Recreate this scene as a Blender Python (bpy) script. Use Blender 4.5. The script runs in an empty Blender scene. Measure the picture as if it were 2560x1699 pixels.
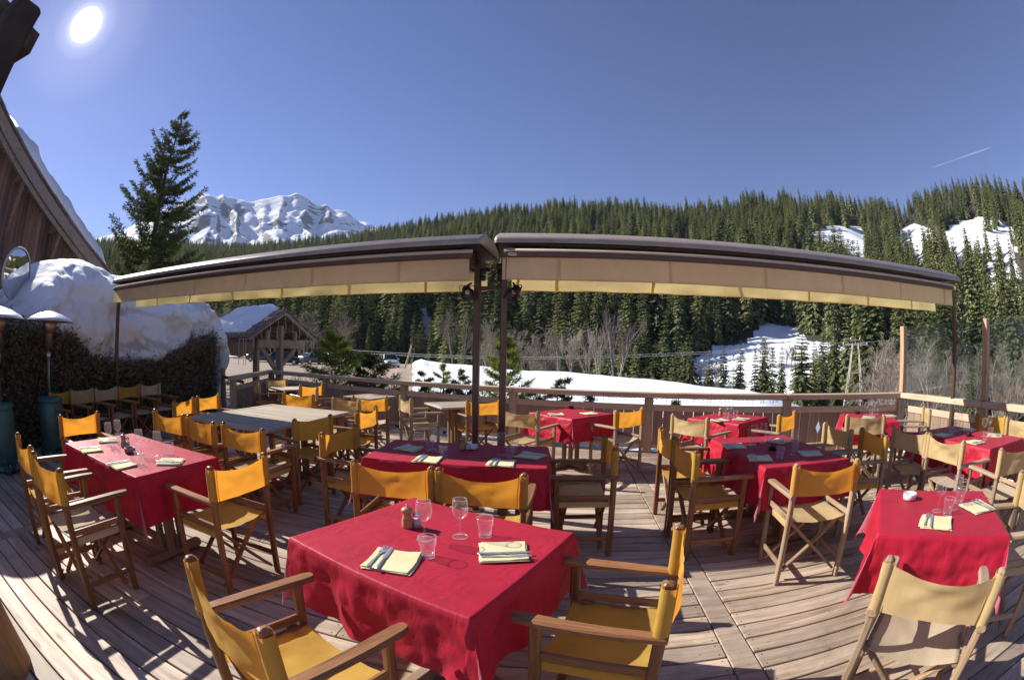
import bpy, math, random
from mathutils import Vector, Matrix, noise, Quaternion
R = math.radians
C = bpy.context.scene.collection
sc = bpy.context.scene
rng = random.Random(7)
PI = math.pi
EYE = 1.55

# ------------------------------------------------------------------ camera (a 10.5 mm fisheye held almost level)
PIT, ROL, FL = R(1.5), R(0.956), 0.4495
def cam_to_world(x, y, z):
    c, s = math.cos(ROL), math.sin(ROL); x, z = x*c - z*s, x*s + z*c
    c, s = math.cos(PIT), math.sin(PIT); y, z = y*c - z*s, y*s + z*c
    return Vector((x, y, z))
cd = bpy.data.cameras.new('camera'); cam = bpy.data.objects.new('camera', cd); C.objects.link(cam)
cd.type = 'PANO'; cd.panorama_type = 'FISHEYE_EQUISOLID'; cd.fisheye_lens = FL*36.0; cd.fisheye_fov = R(200)
cd.sensor_width = 36.0; cd.sensor_fit = 'HORIZONTAL'; cd.clip_start = 0.05; cd.clip_end = 20000
rx, fy, uz = cam_to_world(1,0,0), cam_to_world(0,1,0), cam_to_world(0,0,1)
m = Matrix((( rx.x, uz.x, -fy.x, 0), (rx.y, uz.y, -fy.y, 0), (rx.z, uz.z, -fy.z, EYE), (0,0,0,1)))
cam.matrix_world = m; sc.camera = cam

def ray(px, py):          # direction seen at a place of the 2560 x 1699 photograph
    x, y = (px - 1280)/2560, (849.5 - py)/2560
    r = math.hypot(x, y) + 1e-9
    th = 2*math.asin(min(1, r/(2*FL))); s = math.sin(th)/r
    return cam_to_world(x*s, math.cos(th), y*s)
def P(px, py, z):         # the point of the level plane at height z seen there
    d = ray(px, py); t = (z - EYE)/d.z
    return Vector((d.x*t, d.y*t, z))
def azel(px, py):
    d = ray(px, py); return math.degrees(math.atan2(d.x, d.y)), math.degrees(math.atan2(d.z, math.hypot(d.x, d.y)))
def polar(az, r, z=0): return Vector((r*math.sin(R(az)), r*math.cos(R(az)), z))
def lerp(a, b, t): return a + (b - a)*t
def table(tab, x):
    if x <= tab[0][0]: return tab[0][1]
    for (a, va), (b, vb) in zip(tab, tab[1:]):
        if x <= b:
            t = (x - a)/(b - a); t = t*t*(3 - 2*t)*0.5 + t*0.5
            return va + (vb - va)*t
    return tab[-1][1]
def sstep(a, b, x):
    t = max(0, min(1, (x - a)/(b - a))); return t*t*(3 - 2*t)
def fbm(p, o=4):
    return noise.fractal(p, 1.0, 2.0, o)

# ------------------------------------------------------------------ objects
def tag(o, label=None, cat=None, group=None, kind=None):
    if label: o['label'] = label
    if cat: o['category'] = cat
    if group: o['group'] = group
    if kind: o['kind'] = kind
    return o
def empty(name, loc=(0,0,0), rz=0, parent=None):
    o = bpy.data.objects.new(name, None); C.objects.link(o); o.location = loc; o.rotation_euler = (0,0,rz)
    o.empty_display_size = 0.1
    if parent: o.parent = parent
    return o
def link(name, me, parent=None, loc=None, rz=0, scale=None):
    o = bpy.data.objects.new(name, me); C.objects.link(o)
    if parent: o.parent = parent
    if loc is not None: o.location = loc
    if rz: o.rotation_euler = (0,0,rz)
    if scale: o.scale = scale
    return o

class MB:
    def __init__(s): s.v = []; s.f = []; s.mi = []; s.cur = 0
    def add(s, vs, fs):
        b = len(s.v); s.v += [tuple(v) for v in vs]
        for f in fs: s.f.append(tuple(i + b for i in f)); s.mi.append(s.cur)
    def box(s, c, size, rz=0, rot=None):
        hx, hy, hz = (k/2 for k in size); M = rot or Matrix.Rotation(rz, 3, 'Z'); c = Vector(c)
        vs = [c + M @ Vector((x*hx, y*hy, z*hz)) for z in (-1,1) for x, y in ((-1,-1),(1,-1),(1,1),(-1,1))]
        s.add(vs, [(0,3,2,1),(4,5,6,7),(0,1,5,4),(1,2,6,5),(2,3,7,6),(3,0,4,7)])
    def beam(s, a, b, w, h, ch=0.15, up=None, dome=0, wob=0):     # chamfered bar from a to b, w across, h along 'up'
        a, b = Vector(a), Vector(b); d = (b - a); L = d.length; d.normalize()
        up = Vector(up) if up else (Vector((0,0,1)) if abs(d.z) < 0.8 else Vector((0,1,0)))
        x = d.cross(up).normalized(); y = x.cross(d).normalized()
        k = ch*min(w, h); hw, hh = w/2, h/2
        prof = [(-hw+k,-hh),(hw-k,-hh),(hw,-hh+k),(hw,hh-k),(hw-k,hh),(-hw+k,hh),(-hw,hh-k),(-hw,-hh+k)]
        st = [(0, .82, 0), (k, 1, 0)] + ([(L*t, 1, t) for t in (.25,.5,.75)] if wob else []) + [(L-k, 1, 0), (L, .82, 0)]
        if dome: st[-1] = (L - dome*.25, .96, 0); st += [(L - dome*.02, .72, 0), (L+dome*.12, .35, 0)]
        vs = []
        for t, sc_, q in st:
            off = x*(wob*math.sin(q*PI)) if wob else Vector()
            for px, py in prof: vs.append(a + d*t + x*(px*sc_) + y*(py*sc_) + off)
        n = 8; fs = []
        for i in range(len(st)-1):
            for j in range(n): fs.append((i*n+j, i*n+(j+1)%n, (i+1)*n+(j+1)%n, (i+1)*n+j))
        fs.append(tuple(range(n-1,-1,-1))); fs.append(tuple((len(st)-1)*n + j for j in range(n)))
        s.add(vs, fs)
    def tube(s, pts, rad, n=8, cap=True):
        pts = [Vector(p) for p in pts]; k = len(pts)
        rad = rad if isinstance(rad, (list, tuple)) else [rad]*k
        vs = []; prevx = None
        for i, p in enumerate(pts):
            d = (pts[min(i+1,k-1)] - pts[max(i-1,0)])
            d = d.normalized() if d.length > 1e-9 else Vector((0,0,1))
            if prevx is None: x = d.orthogonal().normalized()
            else:
                x = prevx - d*prevx.dot(d); x = x.normalized() if x.length > 1e-6 else d.orthogonal().normalized()
            prevx = x; y = d.cross(x)
            for j in range(n):
                a = 2*PI*j/n; vs.append(p + (x*math.cos(a) + y*math.sin(a))*rad[i])
        fs = [(i*n+j, i*n+(j+1)%n, (i+1)*n+(j+1)%n, (i+1)*n+j) for i in range(k-1) for j in range(n)]
        if cap: fs.append(tuple(range(n-1,-1,-1))); fs.append(tuple((k-1)*n+j for j in range(n)))
        s.add(vs, fs)
    def lathe(s, prof, n=24, c=(0,0,0), flute=0):
        c = Vector(c); vs = []
        for i, (r, z) in enumerate(prof):
            for j in range(n):
                a = 2*PI*j/n; rr = r
                vs.append(c + Vector((rr*math.cos(a), rr*math.sin(a), z)))
        fs = [(i*n+j, i*n+(j+1)%n, (i+1)*n+(j+1)%n, (i+1)*n+j) for i in range(len(prof)-1) for j in range(n)]
        s.add(vs, fs)
    def grid(s, fn, nu, nv):
        vs = [fn(i/nu, j/nv) for i in range(nu+1) for j in range(nv+1)]
        fs = [(i*(nv+1)+j, (i+1)*(nv+1)+j, (i+1)*(nv+1)+j+1, i*(nv+1)+j+1) for i in range(nu) for j in range(nv)]
        s.add(vs, fs)
    def prism(s, poly, d0, d1, ax='y'):       # polygon in (a, z) pushed along the third axis
        def mk(a, z, d): return (a, d, z) if ax == 'y' else (d, a, z)
        n = len(poly); vs = [mk(a, z, d0) for a, z in poly] + [mk(a, z, d1) for a, z in poly]
        fs = [tuple(range(n)), tuple(range(2*n-1, n-1, -1))] + [(i, i+n, (i+1)%n+n, (i+1)%n) for i in range(n)]
        s.add(vs, fs)
    def mesh(s, name, mats, smooth=False, attr=None):
        me = bpy.data.meshes.new(name); me.from_pydata(s.v, [], s.f)
        for k in (mats if isinstance(mats, (list, tuple)) else [mats]): me.materials.append(k)
        if any(s.mi): me.polygons.foreach_set('material_index', s.mi)
        if smooth: me.polygons.foreach_set('use_smooth', [True]*len(me.polygons))
        if attr:
            for nm, vals in attr.items():
                at = me.attributes.new(nm, 'FLOAT', 'POINT'); at.data.foreach_set('value', vals)
        me.update(); return me
    def build(s, name, mats, parent=None, smooth=False, loc=None, rz=0, attr=None):
        return link(name, s.mesh(name, mats, smooth, attr), parent, loc, rz)

# ------------------------------------------------------------------ materials
class NT:
    def __init__(s, name):
        s.m = bpy.data.materials.new(name); s.m.use_nodes = True; s.t = s.m.node_tree; s.t.nodes.clear()
        s.out = s.n('ShaderNodeOutputMaterial')
    def n(s, kind, **kw):
        nd = s.t.nodes.new(kind)
        for k, v in kw.items():
            if k.startswith('i_'):
                key = k[2:]; key = int(key) if key.isdigit() else key.replace('_', ' ')
                nd.inputs[key].default_value = v
            else: setattr(nd, k, v)
        return nd
    def l(s, a, b): s.t.links.new(a, b)
    def coord(s, scale=(1,1,1), kind='Object'):
        tc = s.n('ShaderNodeTexCoord'); mp = s.n('ShaderNodeMapping'); mp.inputs['Scale'].default_value = scale
        s.l(tc.outputs[kind], mp.inputs['Vector']); return mp.outputs['Vector']
    def noise(s, vec, scale, detail=4, rough=.55, dist=0):
        nd = s.n('ShaderNodeTexNoise'); nd.inputs['Scale'].default_value = scale; nd.inputs['Detail'].default_value = detail
        nd.inputs['Roughness'].default_value = rough; nd.inputs['Distortion'].default_value = dist
        if vec is not None: s.l(vec, nd.inputs['Vector'])
        return nd.outputs['Fac']
    def ramp(s, fac, stops, interp='LINEAR'):
        nd = s.n('ShaderNodeValToRGB'); cr = nd.color_ramp; cr.interpolation = interp
        while len(cr.elements) < len(stops): cr.elements.new(.5)
        for e, (p, c) in zip(cr.elements, stops):
            e.position = p; e.color = (c, c, c, 1) if isinstance(c, (int, float)) else (*c, 1)
        s.l(fac, nd.inputs['Fac']); return nd.outputs['Color']
    def mix(s, a, b, fac, mode='MIX'):
        nd = s.n('ShaderNodeMix'); nd.data_type = 'RGBA'; nd.blend_type = mode
        for k, v in ((6, a), (7, b), (0, fac)):
            if hasattr(v, 'node'): s.l(v, nd.inputs[k])
            else: nd.inputs[k].default_value = (*v, 1) if isinstance(v, tuple) else v
        return nd.outputs[2]
    def math(s, op, a, b=None, clamp=False):
        nd = s.n('ShaderNodeMath', operation=op); nd.use_clamp = clamp
        for k, v in ((0, a), (1, b)):
            if v is None: continue
            if hasattr(v, 'node'): s.l(v, nd.inputs[k])
            else: nd.inputs[k].default_value = v
        return nd.outputs[0]
    def bump(s, h, strength=.3, dist=.01):
        nd = s.n('ShaderNodeBump'); nd.inputs['Strength'].default_value = strength; nd.inputs['Distance'].default_value = dist
        s.l(h, nd.inputs['Height']); return nd.outputs['Normal']
    def bsdf(s, col, rough=.6, normal=None, metal=0, spec=.5, sheen=0):
        b = s.n('ShaderNodeBsdfPrincipled')
        for k, v in (('Base Color', col), ('Roughness', rough), ('Metallic', metal), ('Specular IOR Level', spec), ('Sheen Weight', sheen)):
            if hasattr(v, 'node'): s.l(v, b.inputs[k])
            else: b.inputs[k].default_value = (*v, 1) if isinstance(v, tuple) else v
        if normal is not None: s.l(normal, b.inputs['Normal'])
        return b.outputs[0]
    def done(s, sh): s.l(sh, s.out.inputs['Surface']); return s.m

def plain(name, col, rough=.5, metal=0, var=.15, scale=8, bump=0, spec=.5):
    t = NT(name); v = t.coord(); n = t.noise(v, scale, 5)
    lo = tuple(c*(1-var) for c in col); hi = tuple(min(1, c*(1+var)) for c in col)
    c = t.ramp(n, [(.3, lo), (.7, hi)])
    nm = t.bump(t.noise(v, scale*6, 3), bump, .01) if bump else None
    return t.done(t.bsdf(c, rough, nm, metal, spec))

def wood(name, dark, light, axis='z', scale=1.0, rough=.55, rand=.25, grain=.5, grey=None, island=False, knots=True, stain=0, spec=.35):
    """ grain runs along the given local axis """
    t = NT(name); sv = [14*scale]*3; sv['xyz'.index(axis)] = .9*scale
    tc = t.n('ShaderNodeTexCoord'); oi = t.n('ShaderNodeObjectInfo')
    rnd = t.n('ShaderNodeNewGeometry').outputs['Random Per Island'] if island else oi.outputs['Random']
    cmb = t.n('ShaderNodeCombineXYZ'); k = t.math('MULTIPLY', rnd, 37.0)
    for i in range(3): t.l(k, cmb.inputs[i])
    ad = t.n('ShaderNodeVectorMath', operation='ADD'); t.l(tc.outputs['Object'], ad.inputs[0]); t.l(cmb.outputs[0], ad.inputs[1])
    mp = t.n('ShaderNodeMapping'); mp.inputs['Scale'].default_value = sv; t.l(ad.outputs[0], mp.inputs['Vector'])
    g = t.noise(mp.outputs[0], 1.6, 6, .62, .6)
    fine = t.noise(mp.outputs[0], 7, 4, .7, .2)
    f = t.math('ADD', t.math('MULTIPLY', g, .7), t.math('MULTIPLY', fine, .3))
    c = t.ramp(f, [(.35, dark), (.5, tuple((a+b)/2 for a, b in zip(dark, light))), (.66, light)])
    if grey: c = t.mix(c, grey, t.ramp(t.noise(ad.outputs[0], 1.7*scale, 4), [(.35, 0.0), (.7, .75)]))
    if knots:
        vo = t.n('ShaderNodeTexVoronoi'); mk = t.n('ShaderNodeMapping'); s2 = [5*scale]*3; s2['xyz'.index(axis)] = 1.6*scale
        mk.inputs['Scale'].default_value = s2; t.l(ad.outputs[0], mk.inputs['Vector']); t.l(mk.outputs[0], vo.inputs['Vector']); vo.inputs['Scale'].default_value = 1
        kn = t.ramp(vo.outputs['Distance'], [(.04, 1.0), (.12, 0.0)])
        c = t.mix(c, tuple(x*.55 for x in dark), t.math('MULTIPLY', kn, .7))
    if stain:
        sn_ = t.ramp(t.noise(tc.outputs['Object'], 1.1, 7, .66, .8), [(.34, 1.0), (.50, .25), (.62, 0.0)]); c = t.mix(c, tuple(x*.62 for x in dark), t.math('MULTIPLY', sn_, stain))
        sp_ = t.ramp(t.noise(tc.outputs['Object'], 26, 3, .7), [(.30, 1.0), (.36, 0.0)]); c = t.mix(c, tuple(x*.5 for x in dark), t.math('MULTIPLY', sp_, .6))
    br = t.math('ADD', t.math('MULTIPLY', rnd, 2*rand), 1 - rand)
    hs = t.n('ShaderNodeHueSaturation'); t.l(c, hs.inputs['Color']); t.l(br, hs.inputs['Value'])
    return t.done(t.bsdf(hs.outputs[0], rough, t.bump(f, grain, .004), 0, spec))

def fabric(name, col, trans, tw=.45, rough=.8, weave=900, back=None, wrinkle=0, sheen=.1, spec=.25, var=.1):
    t = NT(name); v = t.coord(); n = t.noise(v, 5, 5, .6)
    c = t.ramp(n, [(.3, tuple(x*(1-var) for x in col)), (.7, tuple(min(1, x*(1+var)) for x in col))])
    if back:
        ge = t.n('ShaderNodeNewGeometry'); c = t.mix(c, back, ge.outputs['Backfacing'])
    h = t.noise(v, weave, 1)
    if wrinkle: h = t.math('ADD', t.math('MULTIPLY', t.noise(t.coord((1,1,.35)), 9, 6, .6, .8), wrinkle), t.math('MULTIPLY', h, .05))
    nm = t.bump(h, .55 if wrinkle else .15, .014 if wrinkle else .001)
    b = t.bsdf(c, rough, nm, 0, spec, sheen)
    tr = t.n('ShaderNodeBsdfTranslucent'); tr.inputs['Color'].default_value = (*trans, 1); t.l(nm, tr.inputs['Normal'])
    mx = t.n('ShaderNodeMixShader'); mx.inputs[0].default_value = tw; t.l(b, mx.inputs[1]); t.l(tr.outputs[0], mx.inputs[2])
    return t.done(mx.outputs[0])

def glass(name, tint=(1,1,1), edge=.55, refl=1.0, glint=.45):
    t = NT(name); lw = t.n('ShaderNodeLayerWeight'); lw.inputs['Blend'].default_value = .3
    tr = t.n('ShaderNodeBsdfTransparent'); tr.inputs['Color'].default_value = (*tint, 1)
    gl = t.n('ShaderNodeBsdfGlossy'); gl.inputs['Roughness'].default_value = .07
    df = t.n('ShaderNodeBsdfTranslucent'); df.inputs['Color'].default_value = (.95,.96,1,1); d2 = t.n('ShaderNodeBsdfDiffuse'); d2.inputs['Color'].default_value = (.95,.96,1,1)  # white diffuse put in to paint the bright glints at grazing edges
    m1 = t.n('ShaderNodeMixShader'); m1.inputs[0].default_value = .5; t.l(df.outputs[0], m1.inputs[1]); t.l(d2.outputs[0], m1.inputs[2])
    m2 = t.n('ShaderNodeMixShader'); m2.inputs[0].default_value = glint; t.l(gl.outputs[0], m2.inputs[1]); t.l(m1.outputs[0], m2.inputs[2])
    f = t.math('MULTIPLY', t.ramp(lw.outputs['Facing'], [(0, .035), (.5, .09), (.80, edge*.50), (.95, edge)]), refl)
    mx = t.n('ShaderNodeMixShader'); t.l(f, mx.inputs[0]); t.l(tr.outputs[0], mx.inputs[1]); t.l(m2.outputs[0], mx.inputs[2])
    return t.done(mx.outputs[0])

def leafy(name, c0, c1, tw=.25, rnd=.5, rough=.75, spec=.2):
    t = NT(name); oi = t.n('ShaderNodeObjectInfo'); ge = t.n('ShaderNodeNewGeometry')
    f = t.math('ADD', t.math('MULTIPLY', oi.outputs['Random'], rnd), t.math('MULTIPLY', ge.outputs['Random Per Island'], 1-rnd))
    c = t.ramp(f, [(0, c0), (1, c1)])
    b = t.bsdf(c, rough, None, 0, spec)
    tr = t.n('ShaderNodeBsdfTranslucent'); t.l(t.mix(c, (1.0,1.0,.35), 1.0, 'MULTIPLY'), tr.inputs['Color'])
    mx = t.n('ShaderNodeMixShader'); mx.inputs[0].default_value = tw; t.l(b, mx.inputs[1]); t.l(tr.outputs[0], mx.inputs[2])
    return t.done(mx.outputs[0])

def snow_mat(name, dirt=0.0):
    t = NT(name); v = t.coord(); n1 = t.noise(v, .9, 6, .6); n2 = t.noise(v, 14, 5, .65); n3 = t.noise(v, 60, 2, .6)
    h = t.math('ADD', n1, t.math('ADD', t.math('MULTIPLY', n2, .16), t.math('MULTIPLY', n3, .04)))
    if dirt:
        sep = t.n('ShaderNodeSeparateXYZ'); t.l(v, sep.inputs[0])
        ph = t.math('ADD', t.math('MULTIPLY', sep.outputs['Z'], 9.0), t.math('MULTIPLY', t.noise(v, .75, 4, .6, .6), 14.0))
        band = t.math('MULTIPLY', t.math('ADD', t.math('SINE', ph), 1.0), .5)
        k = t.math('MULTIPLY', t.ramp(band, [(.72, 0.0), (.97, 1.0)]), t.ramp(t.noise(v, .55, 5, .6), [(.42, 0.0), (.62, .85)]))
        c = t.mix(t.ramp(n1, [(.3, (.80,.81,.84)), (.7, (.90,.91,.93))]), (.42,.37,.31), k)
        c = t.mix(c, (.50,.46,.41), t.ramp(n2, [(.66, 0.0), (.76, .5)]))
    else: c = t.ramp(n1, [(.3, (.80,.82,.86)), (.7, (.90,.91,.93))])
    return t.done(t.bsdf(c, .7, t.bump(h, .6, .14), 0, .3))

M = {}
M['deck'] = wood('deck_wood', (.20,.125,.075), (.74,.575,.42), 'x', 1.0, .64, .34, 1.0, (.50,.41,.33), True, True, .45, .42)
M['rail'] = wood('rail_wood', (.44,.30,.19), (.68,.51,.35), 'x', 1.0, .6, .12, .5, (.60,.49,.37))
M['railz'] = wood('rail_wood_upright', (.31,.205,.13), (.50,.36,.245), 'z', 1.0, .7, .12, .5, (.45,.36,.27))
M['plank'] = wood('plank_wood', (.25,.16,.105), (.44,.30,.20), 'z', 1.0, .7, .15, .5, (.22,.17,.14), True)
M['teak'] = wood('teak_upright', (.13,.05,.018), (.33,.15,.06), 'z', 2.2, .42, .3, .35, None, False, False)
M['teaky'] = wood('teak_lengthwise', (.16,.065,.025), (.38,.18,.075), 'y', 2.2, .40, .3, .35, None, False, False)
M['grey'] = wood('weathered_upright', (.20,.115,.06), (.40,.27,.155), 'z', 2.2, .55, .3, .45, (.38,.30,.22), False, False)
M['greyy'] = wood('weathered_lengthwise', (.22,.13,.07), (.44,.30,.18), 'y', 2.2, .55, .3, .45, (.42,.34,.26), False, False)
M['tabletop'] = wood('tabletop_wood', (.30,.215,.135), (.62,.50,.35), 'x', 1.5, .6, .16, .5, (.50,.43,.34), True, False)
M['tableleg'] = wood('table_leg_wood', (.16,.09,.045), (.34,.21,.12), 'z', 1.6, .55, .2, .4, (.30,.23,.17), False, False)
M['yellow'] = fabric('mustard_canvas', (.68,.43,.085), (.97,.40,.035), .42, .8, 900, None, .22, .05, .2, .16)
M['beige'] = fabric('faded_beige_canvas', (.62,.47,.235), (.80,.45,.12), .36, .8, 900, None, .22, .05, .2, .15)
M['sand'] = fabric('sand_canvas', (.60,.49,.33), (.70,.45,.2), .3, .8, 900, None, .22, .05, .2, .15)
M['cloth'] = fabric('red_tablecloth', (.50,.013,.042), (.74,.02,.04), .22, .52, 700, (.50,.14,.18), .9, .04, .32, .14)
M['napkin'] = fabric('pale_yellow_napkin', (.78,.70,.40), (.6,.5,.2), .1, .85, 700, None, .15)
M['steel'] = plain('cutlery_steel', (.74,.74,.76), .30, .8, .06, 30)
M['glass'] = glass('clear_glass', (.99,.99,1), .8)
M['rimglint'] = glass('glass_rim_glint', (.99,.99,1), .95, 1.0, .5); M['rimglint'].node_tree.nodes['Color Ramp'].color_ramp.elements[0].color = (.45,.45,.45,1); M['rimglint'].node_tree.nodes['Color Ramp'].color_ramp.elements[1].color = (.6,.6,.6,1)  # whitish rim colour stands in for the glint on lip and foot
M['pane'] = glass('screen_glass', (.86,.91,.89), .5, 2.0, .10)
M['awnmetal'] = plain('brown_awning_metal', (.115,.066,.045), .35, .3, .12, 6)
M['awnhood'] = plain('grey_brown_hood', (.31,.245,.205), .42, .1, .12, 5)
M['liptan'] = plain('tan_awning_lip', (.52,.39,.29), .5, 0, .08, 5)
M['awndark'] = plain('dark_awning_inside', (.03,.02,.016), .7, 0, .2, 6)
M['valance'] = fabric('awning_valance', (.70,.54,.41), (1.0,.82,.34), .50, .85, 500, None, .45, 0, .1, .13)
M['black'] = plain('black_plastic', (.02,.02,.02), .45, 0, .2, 20)
M['heatgreen'] = plain('green_painted_steel', (.05,.135,.115), .4, .2, .2, 8)
M['pole'] = plain('pale_green_pole', (.20,.27,.22), .4, .3, .1, 10)
M['copper'] = plain('copper_burner', (.36,.25,.19), .35, .8, .2, 10)
M['alu'] = plain('dull_aluminium', (.66,.62,.60), .3, .85, .1, 8)
M['snow'] = snow_mat('snow_surface'); M['snowbank'] = snow_mat('layered_snow', 1)
M['spruce'] = leafy('spruce_needles', (.042,.062,.034), (.20,.215,.08), .28, .4)
M['farspruce'] = leafy('hillside_needles', (.060,.085,.052), (.33,.335,.14), .26, .45)
M['pine'] = leafy('pine_needles', (.10,.14,.04), (.36,.40,.09), .35, .2)
M['shrub'] = leafy('conifer_shrub_needles', (.028,.045,.022), (.135,.15,.06), .22, .2)
M['hedge'] = leafy('hedge_leaves', (.12,.10,.07), (.36,.30,.20), .25, .0)
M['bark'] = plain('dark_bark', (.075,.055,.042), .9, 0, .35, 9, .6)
M['barebark'] = plain('pale_bare_twigs', (.30,.245,.20), .9, 0, .25, 3)
M['barebark2'] = plain('brown_bare_twigs', (.20,.16,.13), .9, 0, .25, 3)
M['oldwood'] = wood('old_barn_wood', (.10,.050,.038), (.31,.185,.14), 'z', .8, .85, .35, 1.0, (.25,.18,.16), True)
M['oldwoodx'] = wood('old_roof_wood', (.13,.095,.08), (.36,.28,.24), 'x', .6, .8, .25, .8, (.26,.235,.225), True)
M['hutwood'] = wood('dark_hut_wood', (.13,.085,.06), (.29,.20,.145), 'z', 1.0, .75, .15, .6, (.24,.19,.16))
M['slate'] = plain('roof_slate', (.21,.165,.14), .7, 0, .35, 4, .3)
M['ceramic'] = plain('white_ceramic', (.80,.79,.78), .25, 0, .03, 10)
M['greycer'] = plain('grey_ceramic', (.22,.23,.25), .35, 0, .1, 10)
M['darkglass'] = plain('dark_ashtray_glass', (.05,.012,.012), .15, 0, .2, 20)
M['millwood'] = plain('pepper_mill_wood', (.46,.26,.12), .35, 0, .15, 20)
M['chrome'] = plain('bright_chrome', (.8,.8,.82), .12, 1, .03, 20)
M['salt'] = glass('salt_shaker_glass', (.85,.85,.88), .6)
M['wire'] = plain('dark_wire', (.03,.035,.03), .6, 0, .1, 20)
M['whitewire'] = plain('white_light_cord', (.65,.62,.58), .6, 0, .1, 20)
M['cable'] = plain('pale_cable', (.55,.55,.55), .5, 0, .05, 1)
M['rubber'] = plain('tyre_rubber', (.02,.02,.022), .8, 0, .2, 10)
M['carwin'] = plain('car_window_glass', (.02,.025,.03), .06, 0, .1, 2)
M['redlamp'] = plain('tail_lamp_red', (.5,.02,.02), .2, 0, .1, 5)
M['lamp'] = plain('headlamp_clear', (.6,.62,.65), .1, .3, .1, 5)
M['plate'] = plain('number_plate_white', (.7,.7,.66), .5, 0, .05, 5)
M['mirrorrim'] = plain('mirror_rim', (.6,.56,.55), .5, 0, .1, 6)
M['mirror'] = plain('mirror_glass', (.82,.82,.82), .03, 1, .01, 1)

# ------------------------------------------------------------------ daylight
SUN_AZ, SUN_EL = -67.1, 33.75
sunv = Vector((math.sin(R(SUN_AZ))*math.cos(R(SUN_EL)), math.cos(R(SUN_AZ))*math.cos(R(SUN_EL)), math.sin(R(SUN_EL))))
W = bpy.data.worlds.new('World'); sc.world = W; W.use_nodes = True
wt = W.node_tree; wt.nodes.clear()
def wn(k, **kw):
    n = wt.nodes.new(k)
    for a, b in kw.items(): setattr(n, a, b)
    return n
wo = wn('ShaderNodeOutputWorld'); bg = wn('ShaderNodeBackground'); sky = wn('ShaderNodeTexSky', sky_type='NISHITA')
sky.sun_disc = False; sky.sun_elevation = R(SUN_EL); sky.sun_rotation = R(SUN_AZ)
sky.altitude = 1800; sky.air_density = 1.0; sky.dust_density = 0.25; sky.ozone_density = 3.0
bg.inputs['Strength'].default_value = 0.080
tc = wn('ShaderNodeTexCoord'); dp = wn('ShaderNodeVectorMath', operation='DOT_PRODUCT'); dp.inputs[1].default_value = sunv
wt.links.new(tc.outputs['Generated'], dp.inputs[0])
# the sun itself with the bright aureole round it
rp = wn('ShaderNodeValToRGB'); mr = wn('ShaderNodeMapRange'); mr.inputs['From Min'].default_value = math.cos(R(9)); mr.inputs['From Max'].default_value = 1
wt.links.new(dp.outputs['Value'], mr.inputs['Value']); wt.links.new(mr.outputs[0], rp.inputs['Fac'])
def cr(a): return (math.cos(R(a)) - math.cos(R(9)))/(1 - math.cos(R(9)))
els = rp.color_ramp.elements
els[0].position = 0; els[0].color = (0,0,0,1); els[1].position = 1; els[1].color = (1,1,1,1)
for p, v in ((cr(4.2), .025), (cr(2.8), .07), (cr(2.1), .15), (cr(1.65), 1.0)):
    e = els.new(p); e.color = (v, v, v, 1)
b2 = wn('ShaderNodeBackground'); b2.inputs['Strength'].default_value = 1.6; wt.links.new(rp.outputs[0], b2.inputs['Color'])
ad = wn('ShaderNodeAddShader')
tn = wn('ShaderNodeMix', data_type='RGBA', blend_type='MULTIPLY'); tn.inputs[0].default_value = 1; tn.inputs[7].default_value = (.71,.635,.80,1); wt.links.new(sky.outputs[0], tn.inputs[6]); wt.links.new(tn.outputs[2], bg.inputs['Color']); wt.links.new(bg.outputs[0], ad.inputs[0]); wt.links.new(b2.outputs[0], ad.inputs[1]); wt.links.new(ad.outputs[0], wo.inputs['Surface'])
sl = bpy.data.lights.new('sun', 'SUN'); sl.energy = 3.9; sl.angle = R(.53); sl.color = (1, .955, .88)
so = link('sun', sl); so.rotation_euler = sunv.to_track_quat('Z', 'Y').to_euler()
vs = sc.view_settings; vs.view_transform = 'Standard'; vs.look = 'None'; vs.exposure = 1.1; vs.gamma = 1.0
sc.cycles.max_bounces = 8; sc.cycles.transparent_max_bounces = 24; sc.cycles.diffuse_bounces = 4; sc.cycles.glossy_bounces = 3
sc.cycles.transmission_bounces = 6; sc.cycles.caustics_reflective = False; sc.cycles.caustics_refractive = False
sc.cycles.sample_clamp_indirect = 6.0

# ------------------------------------------------------------------ terrace floor: rows of boards between two lengthways joist boards
DECK = -6.3
def deckpt(x, y): return Matrix.Rotation(R(DECK), 3, 'Z') @ Vector((x, y, 0))
mb = MB(); nails = MB(); q = random.Random(3)
cuts = [(-8.2, -4.14), (-3.98, .925), (1.085, 7.2)]
y = -2.6
while y < 12.2:
    for x0, x1 in cuts:
        if x0 > 0:      # right hand field ends along the railing
            pass
        x = x0 - (0 if x0 > -8 else q.random())
        segs = [x0]
        if x1 - x0 > 4.5 and q.random() < .75: segs.append(lerp(x0, x1, q.uniform(.3, .7)))
        segs.append(x1)
        for a, b in zip(segs, segs[1:]):
            dz = q.uniform(-.0015, .0015); w = .1385
            mb.beam((a+.002, y, -.014+dz), (b-.002, y, -.014+dz), w, .028, .14)
            for ex in (a+.035, b-.035):
                for ey in (-.045, .045): nails.lathe([(.0, .0016), (.0045, .0014), (.005, .0002)], 6, (ex, y+ey, dz))
    y += .1505
for x in (-4.06, 1.005): mb.beam((x, -2.6, -.0135), (x, 12.2, -.0135), .146, .029, .14)
MAIN_A, MAIN_B = Vector((-6.17, 10.5, 0)), Vector((6.2, 5.15, 0))
RIGHT_E, LEFT_E = Vector((5.62, -.6, 0)), Vector((-5.4, 7.6, 0))
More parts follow.
